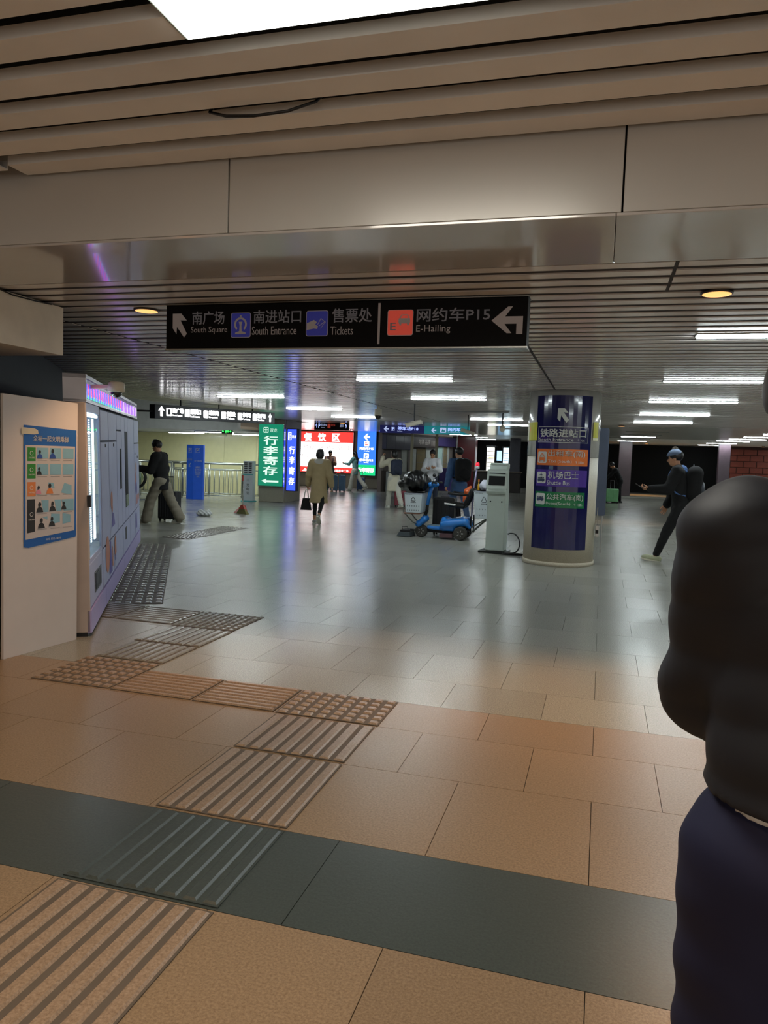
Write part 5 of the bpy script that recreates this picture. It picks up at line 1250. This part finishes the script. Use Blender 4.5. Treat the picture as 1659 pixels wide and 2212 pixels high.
# broom with dustpan, plastic bag
t = empty('dustpan', (-8.31, 16.56, 0), R(-20), 'long handled red dustpan standing on the floor, centre left', 'dustpan')
MB().hexa([(-.14, -.12, .01), (.14, -.12, .01), (.14, .10, .01), (-.14, .10, .01)], [(-.12, -.10, .03), (.12, -.10, .03), (.08, .08, .19), (-.08, .08, .19)]).build('pan', mat('dustpan_red', '#a3382c', .45), t, .008)
MB().tube([(0, .06, .16), (-.01, .05, .80)], .015, 8).build('pole', METAL, t); MB().tube([(-.01, .05, .78), (-.01, .05, .92)], .02, 8).build('grip', mat('dustpan_red'), t)
t = empty('broom', (-8.20, 16.42, 0), R(-20), 'small broom with olive bristles leaning into the red dustpan', 'broom')
MB().hexa([(-.17, -.05, 0), (.19, -.05, 0), (.19, .05, 0), (-.17, .05, 0)], [(-.09, -.02, .12), (.09, -.02, .12), (.09, .02, .12), (-.09, .02, .12)]).build('bristles', mat('bristle_olive', '#6e6a3c', .8), t, .006)
MB().hexa([(-.1, -.03, .12), (.1, -.03, .12), (.1, .03, .12), (-.1, .03, .12)], [(-.03, -.02, .22), (.03, -.02, .22), (.03, .02, .22), (-.03, .02, .22)]).build('head', mat('broom_red', '#b04a3a', .5), t, .004)
MB().tube([(0, 0, .2), (-.05, .05, .70)], .010, 8).build('pole', METAL, t)
sd = Sdf(); sd.ell((0, 0, .05), (.17, .12, .055), .03); sd.ell((-.07, 0, .09), (.07, .05, .05), .03); sd.ell((.09, .02, .08), (.05, .05, .06), .03); sd.cut((0, 0, .004), (0, 0, -1)); sd.wob.append(lambda x, y, z: .012 * np.sin(60 * x + 30 * z) * np.cos(50 * y + 40 * z))
o = sdf_obj('plastic_bag', sd, .01, mat('bag_white', '#dfe4e4', .5, noise=.03)); o.location = (-8.62, 15.35, 0); tag(o, 'crumpled white plastic bag lying on the floor left of the dustpan', 'bag')

# ------------------------------------------------------------------ cleaning cart
CB = mat('cart_blue', '#1f78cc', .28, noise=.03, coat=.5); TY = mat('tyre', '#3a3833', .8, bump=.3, bscale=60); HUB = mat('hub', '#a5a39c', .35, .8)
ct = empty('cleaning_cart', (-2.9, 13.78, 0), 0, 'blue ride-on cleaning scooter with two white bins and black seat', 'cart')
def wheel(name, x, y, r, w):
    MB().lathe([(r * .58, -w * .5), (r * .86, -w * .5), (r, -w * .28), (r, w * .28), (r * .86, w * .5), (r * .58, w * .5)], 28, (x, y, r), 'y').build(name, TY, ct, smooth=False)
    wh = ct.children[-1]
    MB().lathe([(.001, -w * .40), (r * .2, -w * .46), (r * .22, -w * .36), (r * .5, -w * .40), (r * .59, -w * .5), (r * .59, w * .5), (r * .2, w * .45), (.001, w * .4)], 20, (x, y, r), 'y').build('hub', HUB, wh)
    for k in range(5):
        a = 2 * math.pi * k / 5; MB().tube([(x + .2 * r * math.cos(a), y - w * .47, r + .2 * r * math.sin(a)), (x + .5 * r * math.cos(a), y - w * .47, r + .5 * r * math.sin(a))], .008, 5).build('spoke', HUB, wh)
wheel('wheel', -.285, -.02, .118, .09); wheel('wheel', .487, -.24, .125, .10); wheel('wheel', .487, .24, .125, .10)
sd = Sdf()
for y in (-.13, .13):
    sd.cap((-.33, y * .6, .25), (-.22, y * .6, .34), .055, .05, .05); sd.cap((-.12, y, .20), (.14, y, .185), .035, .035, .05); sd.cap((.18, y * 1.3, .27), (.56, y * 1.3, .33), .09, .075, .05); sd.cap((.56, y * 1.4, .33), (.64, y * 1.4, .24), .05, .03, .04); sd.cap((.16, y * 1.3, .20), (.33, y * 1.3, .19), .045, .04, .04)
sd.cap((-.24, -.03, .34), (-.235, .03, .36), .06, .06, .05); sd.cap((-.34, -.07, .245), (-.34, .07, .245), .05, .05, .04); sd.cap((.17, -.12, .34), (.17, .12, .34), .07, .07, .03); sd.cap((.5, -.1, .36), (.5, .1, .36), .06, .06, .04)
for y in (-.3, .3): sd.sub((.487, y, .125), (.155, .17, .155), .01)
sd.sub((-.285, -.02, .10), (.145, .09, .135), .01); sd.cut((0, 0, .425), (0, 0, 1)); sd.cut((0, 0, .145), (0, 0, -1))
sdf_obj('body_shell', sd, .009, CB, ct)
MB().box(-.16, -.14, .222, .13, .14, .235).build('footboard', mat('footboard_grey', '#6f8793', .5), ct, .004)
MB().box(-.30, -.04, .10, .62, .04, .16).build('chassis', DARKM, ct, .006); MB().box(.10, -.24, .03, .34, .10, .11).build('squeegee', mat('squeegee', '#5b4044', .6), ct, .01)
MB().tube([(-.24, 0, .38), (-.205, 0, .48), (-.19, 0, .60)], [.034, .028, .03], 12).build('bellows', BLACK, ct)
for k in range(5):
    MB().lathe([(.03, -.007), (.04, 0), (.03, .007)], 14, (-.232 + .01 * k, 0, .40 + .028 * k)).build('bellows_ring', BLACK, ct)
MB().tube([(-.195, 0, .60), (-.155, 0, .82), (-.12, 0, .96)], [.034, .036, .045], 12).build('steering_column', CB, ct, smooth=True)
sd = Sdf(); sd.cap((-.13, -.10, .99), (-.13, .10, .99), .045, .045, .03); sd.cap((-.13, 0, .97), (-.02, 0, .985), .05, .035, .03); sd.cap((-.05, -.08, 1.0), (-.05, .08, 1.0), .03, .03, .03); sdf_obj('dashboard', sd, .009, CB, ct)
for sy in (-1, 1): MB().tube([(-.10, sy * .08, 1.0), (-.06, sy * .22, 1.03), (.02, sy * .27, 1.02)], .016, 8).build('handlebar', BLACK, ct, smooth=True)
MB().tube([(-.06, -.16, 1.02), (-.05, -.17, 1.12)], .007, 6).build('mirror_stem', BLACK, ct); MB().lathe([(.001, -.012), (.03, -.010), (.034, 0), (.03, .01), (.001, .012)], 18, (-.045, -.17, 1.16), 'y').build('mirror', BLACK, ct, smooth=True)
WBX = mat('bin_white', '#c3cdd0', .4, noise=.03); WBXs = mat('bin_grey', '#8a8f95', .5)
def cart_box(x0, x1, z0, z1, title, dx=0):
    b = MB().hexa([(x0 + .03, -.25, z0), (x1 - .03, -.25, z0), (x1 - .03, .25, z0), (x0 + .03, .25, z0)], [(x0, -.27, z1), (x1, -.27, z1), (x1, .27, z1), (x0, .27, z1)]).build('bin', WBX, ct, .008)
    MB().hexa([(x0 - .004, -.274, z1 - .02), (x1 + .004, -.274, z1 - .02), (x1 + .004, .274, z1 - .02), (x0 - .004, .274, z1 - .02)], [(x0 - .004, -.274, z1), (x1 + .004, -.274, z1), (x1 + .004, .274, z1), (x0 - .004, .274, z1)]).build('rim', WBXs, b, .002)
    w_ = x1 - x0; c = (x0 + x1) / 2
    FB = Face(b, lambda u, v, w: (c + u * (.82 + .18 * v / (z1 - z0)), -.25 - .02 * v / (z1 - z0) - w, z0 + v)); h_ = z1 - z0
    tri = [(0, h_ * .82), (-.055, h_ * .60), (.055, h_ * .60)]
    P = []
    for i in range(3):
        a = np.array(tri[i]); b_ = np.array(tri[(i + 1) % 3]); d = b_ - a; n = np.array([-d[1], d[0]]); n = n / np.linalg.norm(n) * .005; a2 = a + d * .12; b2 = a + d * .88; P.append([tuple(a2 - n), tuple(b2 - n), tuple(b2 + n), tuple(a2 + n)])
    FB.poly('recycling_symbol', P, LET_BLACK, .003); FB.text(title, -.055, h_ * .50, .055, h_ * .56, LET_BLACK, .003, .01); FB.text('回收 垃圾分类', -w_ * .42, h_ * .90, -.02, h_ * .94, LET_BLACK, .003, 0)
    for j, v in enumerate((.34, .12)):
        FB.poly('icons', [disc(-w_ * .36 + k * w_ * .145, h_ * v, .010, 8, .014) for k in range(6)], mat('ink_mid', '#7b8488', .6), .003)
cart_box(-.575, -.235, .46, .825, '可回收物'); cart_box(.71, 1.09, .42, .915, '其他垃圾')
BR2 = mat('bracket_steel', '#6f726c', .4, .7); MB().box(-.58, -.24, .435, -.28, .24, .458).build('rack', mat('rack_wood', '#8a5f4c', .6), ct, .003)
for sy in (-1, 1):
    MB().tube([(-.57, sy * .20, .44), (-.42, sy * .17, .28), (-.34, sy * .10, .25)], .012, 6).build('strut', BR2, ct); MB().tube([(-.59, sy * .24, .46), (-.575, sy * .26, .82)], .008, 6).build('strut', BR2, ct)
    MB().tube([(.67, sy * .17, .15), (.94, sy * .2, .41)], .012, 6).build('strut', BR2, ct); MB().tube([(.67, sy * .17, .24), (.94, sy * .2, .415)], .010, 6).build('strut', BR2, ct); MB().tube([(.66, sy * .17, .12), (.66, sy * .17, .45)], .016, 6).build('strut', DARKM, ct)
MB().tube([(.40, 0, .42), (.38, 0, .60)], .05, 10).build('seat_post', DARKM, ct)
sd = Sdf()
for y in (-.13, .13): sd.cap((.26, y, .635), (.50, y, .62), .045, .05, .06)
sdf_obj('seat', sd, .01, BLACK, ct)
sd = Sdf()
for y in (-.12, .12): sd.cap((.54, y, .66), (.655, y, .90), .045, .05, .08)
sd.cap((.55, 0, .66), (.66, 0, .90), .05, .05, .08); sdf_obj('seat_back', sd, .01, BLACK, ct)
for sy in (-1, 1): MB().tube([(.62, sy * .24, .83), (.40, sy * .25, .835), (.24, sy * .25, .85)], [.022, .024, .026], 10).build('armrest', BLACK, ct, smooth=True)
MB().tube([(.18, -.25, .66), (.38, -.25, .64)], .018, 8).build('grip_bar', mat('grip_white', '#d7d7d2', .4), ct, smooth=True)
MB().tube([(.64, .02, .42), (.66, .02, .95), (.705, .02, 1.34)], .015, 10).build('beacon_pole', mat('pole_violet', '#9a95b5', .4, .3), ct, smooth=True)
MB().lathe([(.036, 1.31), (.04, 1.315), (.04, 1.35), (.036, 1.355)], 18, (.71, .02, 0)).build('beacon_base', WBX, ct); MB().lathe([(.034, 1.355), (.037, 1.37), (.034, 1.41), (.02, 1.425), (.001, 1.428)], 18, (.71, .02, 0)).build('beacon', mat('beacon_red', '#d9283a', .3, emit='#e82038', es=.5), ct, smooth=True)
# brush head in front of the cart
MB().box(-.66, -.18, .08, -.47, .18, .13).build('brush_holder', BLACK, ct, .02); MB().box(-.50, -.06, .11, -.30, -.02, .14).build('brush_arm', BLACK, ct, .01)
MB().hexa([(-.72, -.22, .004), (-.45, -.22, .004), (-.45, .22, .004), (-.72, .22, .004)], [(-.67, -.19, .09), (-.47, -.19, .09), (-.47, .19, .09), (-.67, .19, .09)]).build('brush', mat('brush_grey', '#3c4346', .85, bump=.6, bscale=30), ct, .015)
MB().tube([(-.63, -.1, .13), (-.64, -.1, .18), (-.54, -.1, .185), (-.52, -.1, .13)], .006, 6).build('brush_handle', BLACK, ct, smooth=True)
# things on the cart
sd = Sdf(); sd.ell((0, 0, .20), (.265, .24, .205), .03); sd.ell((-.22, 0, .13), (.14, .10, .07), .06); sd.ell((-.33, 0, .14), (.06, .03, .02), .04); sd.cut((0, 0, .008), (0, 0, -1))
sd.wob.append(lambda x, y, z: .010 * np.sin(28 * x + 19 * z) * np.cos(24 * z + 17 * y) + .006 * np.sin(61 * x + 40 * y))
o = sdf_obj('trash_bag', sd, .012, mat('bag_black', '#08090a', .33, noise=.5, scale=9, coat=.15)); o.location = (-3.315, 13.78, .835); tag(o, 'bulging black rubbish bag on top of the front white bin', 'bag')
t = empty('orange_bag', (-2.42, 13.95, .668), 0, 'bright orange plastic bag on the seat of the blue cart', 'bag')
sd = Sdf(); sd.cap((.0, 0, .05), (.05, 0, .22), .048, .065, .04); sd.cap((.05, 0, .22), (.10, 0, .30), .05, .02, .04); sd.wob.append(lambda x, y, z: .006 * np.sin(50 * z + 30 * x)); sdf_obj('bag_body', sd, .009, mat('bag_orange', '#e0652a', .45, noise=.06), t)
suitcase('large black suitcase standing right behind the blue cart', (-2.86, 14.28), 0, .42, .30, .68, BLACK, DARKM, .0, ribs=4)
sd = Sdf(); sd.ell((0, 0, .09), (.10, .12, .10), .03); sd.ell((.05, 0, .15), (.07, .08, .06), .03); sd.cut((0, 0, .005), (0, 0, -1)); sd.wob.append(lambda x, y, z: .009 * np.sin(45 * x + 35 * z) * np.cos(30 * y))
o = sdf_obj('cloth_bundle', sd, .009, mat('cloth_bundle', '#c9ccd8', .7)); o.location = (-2.02, 13.72, .918); tag(o, 'bundle of pale cleaning cloths on the rear white bin', 'cloth')
t = empty('spray_bottle', (-2.145, 13.75, .918), 0, 'slim yellow bottle standing on the rear bin of the cart', 'bottle'); MB().lathe([(.017, 0), (.02, .01), (.02, .10), (.008, .125), (.008, .15), (.012, .152), (.012, .17)], 14).build('bottle', mat('bottle_yellow', '#d9a528', .35), t, smooth=True); MB().lathe([(.014, .17), (.014, .195), (.004, .2)], 12).build('cap', mat('cap_orange', '#d9722a', .4), t)

# ------------------------------------------------------------------ hall cameras on the ceiling
def ceilcam(label, x, y, z, top, style):
    t = empty('security_camera', (x, y, z), 0, label, 'camera')
    if style == 'dome':
        MB().lathe([(.075, .17), (.075, .06), (.085, .055), (.085, .04)], 20).build('housing', CAMW, t, smooth=False); MB().lathe([(.07, .04), (.066, .0), (.04, -.03), (.001, -.04)], 20).build('dome', SCREENB, t, smooth=True); MB().tube([(0, 0, .17), (0, 0, top - z)], .03, 10).build('rod', CAMW, t)
    elif style == 'ball':
        MB().tube([(0, 0, .10), (0, 0, top - z)], .014, 8).build('rod', DARKM, t); MB().lathe([(.02, .10), (.045, .085), (.05, .05)], 16).build('housing', CAMW, t, smooth=True); MB().lathe([(.056, .05), (.062, .02), (.05, -.02), (.02, -.045), (.001, -.05)], 18).build('dome', CAMW, t, smooth=True)
    else:
        MB().tube([(0, 0, .04), (0, 0, top - z)], .012, 8).build('rod', DARKM, t)
        b = MB(); b.x = Matrix.Rotation(R(18 if style == 'r' else -14), 4, 'Y'); b.box(-.16, -.05, -.035, .16, .05, .035); b.build('housing', CAMW, t, .012); b = MB(); b.x = Matrix.Rotation(R(18 if style == 'r' else -14), 4, 'Y'); b.box(-.18, -.06, .036, .14, .06, .046); b.build('sun_shield', CAMW, t, .003)
    return t
ceilcam('grey dome camera on the ceiling above the phoning woman in the cream coat', -4.475, 15.0, 2.27, 2.48, 'dome')
ceilcam('white bullet camera on a thin rod in front of the dark blue parking sign', -3.46, 14.0, 2.11, 2.48, 'b')
ceilcam('short white bullet camera in front of the right end of the teal sign', -2.95, 17.0, 2.09, 2.48, 'r')
ceilcam('white ball camera on a short rod above the touch kiosk', -2.05, 16.0, 2.12, 2.48, 'ball')

# ------------------------------------------------------------------ shop front behind the cart
sa = Vector((-9.4, 30.0)); sb = Vector((-6.9, 36.2)); sdv = (sb - sa).normalized()
sh_ = empty('shop_front', (sa.x, sa.y, 0), math.atan2(sdv.y, sdv.x), 'long dim shop front with navy fascia, white frames and tan panes behind the cart', 'shop')
SLn = (sb - sa).length
NVF = mat('fascia_navy', '#2b3050', .35, coat=.3); SWH = mat('shop_white', '#b9bdb8', .5); TAN = mat('pane_tan', '#8a7d62', .15, coat=.3); SBR = mat('shop_brown', '#736a66', .6)
MB().box(1.16, .1, 0, SLn, .3, 2.56).build('wall', SBR, sh_); MB().box(1.16, -.12, 1.83, 3.05, .1, 2.45).build('fascia', NVF, sh_, .01)
for k in range(3): MB().box(1.18 + .62 * k, -.135, 1.86, 1.79 + .62 * k, -.121, 2.42).build('fascia_panel', NVF, sh_, .003, seg=1)
MB().box(3.06, -.14, 1.98, 5.1, .1, 2.44).build('signboard', mat('board_brown', '#4e4340', .4), sh_, .01); MB().box(5.12, -.12, 2.08, 6.6, .1, 2.5).build('fascia', mat('fascia_purple', '#3a325e', .35), sh_, .01)
F = Face(sh_, lambda u, v, w: (u, -.14 - w, v)); F.text('地铁 品牌 |||||||', 3.5, 2.07, 4.85, 2.35, mat('ink_dim', '#97908a', .5, emit='#97908a', es=.3), .01, .0)
for (u0, u1, m, z0, z1_) in ((1.18, 2.45, SBR, .9, 1.8), (2.5, 2.93, SWH, .1, 1.84), (3.13, 3.60, SWH, .1, 1.9), (3.65, 4.32, TAN, .9, 1.93), (4.36, 5.12, SWH, .1, 2.0), (5.18, 5.72, mat('door_pale', '#a9c4bd', .3, coat=.3), .05, 2.05), (5.77, 6.12, TAN, .9, 2.05), (6.14, 6.30, SWH, .1, 2.1)):
    MB().box(u0, .04, z0, u1, .1, z1_).build('shop_panel', m, sh_, .01)
for u in (3.65, 5.77):
    for j in range(3): MB().box(u - .01, .02, .92 + .36 * j, u + (.69 if u < 5 else .37), .05, .94 + .36 * j).build('glazing_bar', SBR, sh_)
for u in (5.18, 5.70): MB().box(u, .0, .05, u + .05, .06, 2.05).build('door_frame', SWH, sh_, .004)
MB().box(2.93, -.0, .05, 3.13, .3, 1.83).build('shop_panel', SBR, sh_); MB().box(5.3, -.6, .0, 6.3, -.1, 1.07).build('counter', mat('counter_purple', '#4b3d85', .4), sh_, .02)
MB().box(1.3, -.3, .0, 4.9, -.05, .88).build('counter', mat('counter_grey', '#8d928f', .4), sh_, .02)
for (x, y, lab) in ((-6.47, 26.0, 'slim cream post left of the man in the white sweatshirt'), (-6.02, 28.0, 'slim cream post right behind the man in the white sweatshirt')):
    t = empty('slim_post', (x, y, 0), 0, lab, 'post'); MB().box(-.045, -.045, 0, .045, .045, 2.50).build('shaft', mat('post_cream', '#b9b49c', .5), t, .006); MB().box(-.09, -.09, 0, .09, .09, .03).build('foot', METAL, t, .004)
# red wall and dark counter zone
o = MB().box(-6.88, 36.9, 0, -6.0, 37.5, 2.66).build('wall_red', mat('wall_red', '#6e1a20', .35, coat=.3)); tag(o, kind='structure')
t = empty('far_counter', (-4.7, 36.0, 0), 0, 'low dark counter in the unlit zone behind the cart', 'counter'); MB().box(-1.2, 0, 0, 1.0, .6, .95).build('base', mat('counter_dark', '#2a2522', .4), t, .02); MB().box(-1.25, -.05, .95, 1.05, .65, 1.0).build('top', mat('counter_top', '#5b5148', .3), t, .01)
# vending machines
def vend(label, x, y, w, h, m, rows_, cols_, face, disp=None):
    t = empty('vending_machine', (x, y, 0), 0, label, 'vending machine'); MB().box(-w / 2, 0, 0, w / 2, .7, h).build('body', BLACK, t, .02)
    MB().box(-w / 2 + .06, -.01, .95 if rows_ < 8 else .8, w / 2 - .06, .0, h - .08).build('window', face, t, .004)
    zz0, zz1 = (.98 if rows_ < 8 else .84), h - .12
    for r in range(rows_):
        zc = zz0 + (zz1 - zz0) * r / rows_
        MB().box(-w / 2 + .07, -.02, zc, w / 2 - .07, -.008, zc + .025).build('shelf', DARKM if rows_ < 8 else m, t)
        if rows_ < 8 and r in (1, 3): MB().box(-w * .18, -.018, zc + .05, w * .4, -.011, zc + .10).build('product_row', emis('product_yellow', '#ffcf50', 1.2) if r == 3 else emis('product_cream', '#f1ead0', 1.2), t)
    if disp: MB().box(w / 2 + .07, -.01, 1.50, w / 2 + .33, .02, 2.03).build('screen', disp, t, .004)
    MB().box(-w / 2 + .06, -.012, .25, w / 2 - .06, .0, .5).build('hatch', DARKM, t, .01)
    return t
vend('bright vending machine with pale shelves in the dark zone, left one', -5.72, 40.3, .52, 2.27, WHITE, 6, 4, emis('vend_warm', '#f3f0e4', 1.9), emis('vend_screen', '#9fd4ff', 1.5))
vend('narrow vending machine with rows of icy white lights, right one', -4.91, 40.3, .40, 2.27, emis('vend_blue', '#1e3b66', .8), 10, 4, emis('vend_cold', '#cfefff', 2.2))
t = empty('indicator_lamp', (-5.62, 40.2, 1.30), 0, 'tiny green light on the dark zone floor sign below the left vending machine', 'lamp'); MB().box(-.09, 0, 0, .09, .03, .07).build('lens', EXG, t, .005); t.location = (-5.62, 40.25, 1.28); t['label'] = 'small green indicator light below the window of the left vending machine'
t = empty('exit_sign', (5.75, 27.5, 2.45), 0, 'small green exit sign on the ceiling at the far right', 'sign'); t.location.z = 2.40; MB().box(-.18, 0, 0, .18, .05, .17).build('box', BLACK, t, .004); F = flat(t); F.text('H', -.05, .04, .06, .14, EXG, bold=.03)
t = empty('wall_clock', (3.75, 43.9, 2.45), 0, 'small pale round clock on the dark end wall', 'clock'); MB().lathe([(.001, 0), (.14, 0), (.16, .02), (.16, .05), (.001, .05)], 24, (0, 0, 0), 'y').build('face', INK_WHITE, t); MB().box(-.008, -.012, 0, .008, -.004, .1).build('hand', BLACK, t); MB().box(0, -.012, -.008, .07, -.004, .008).build('hand', BLACK, t)
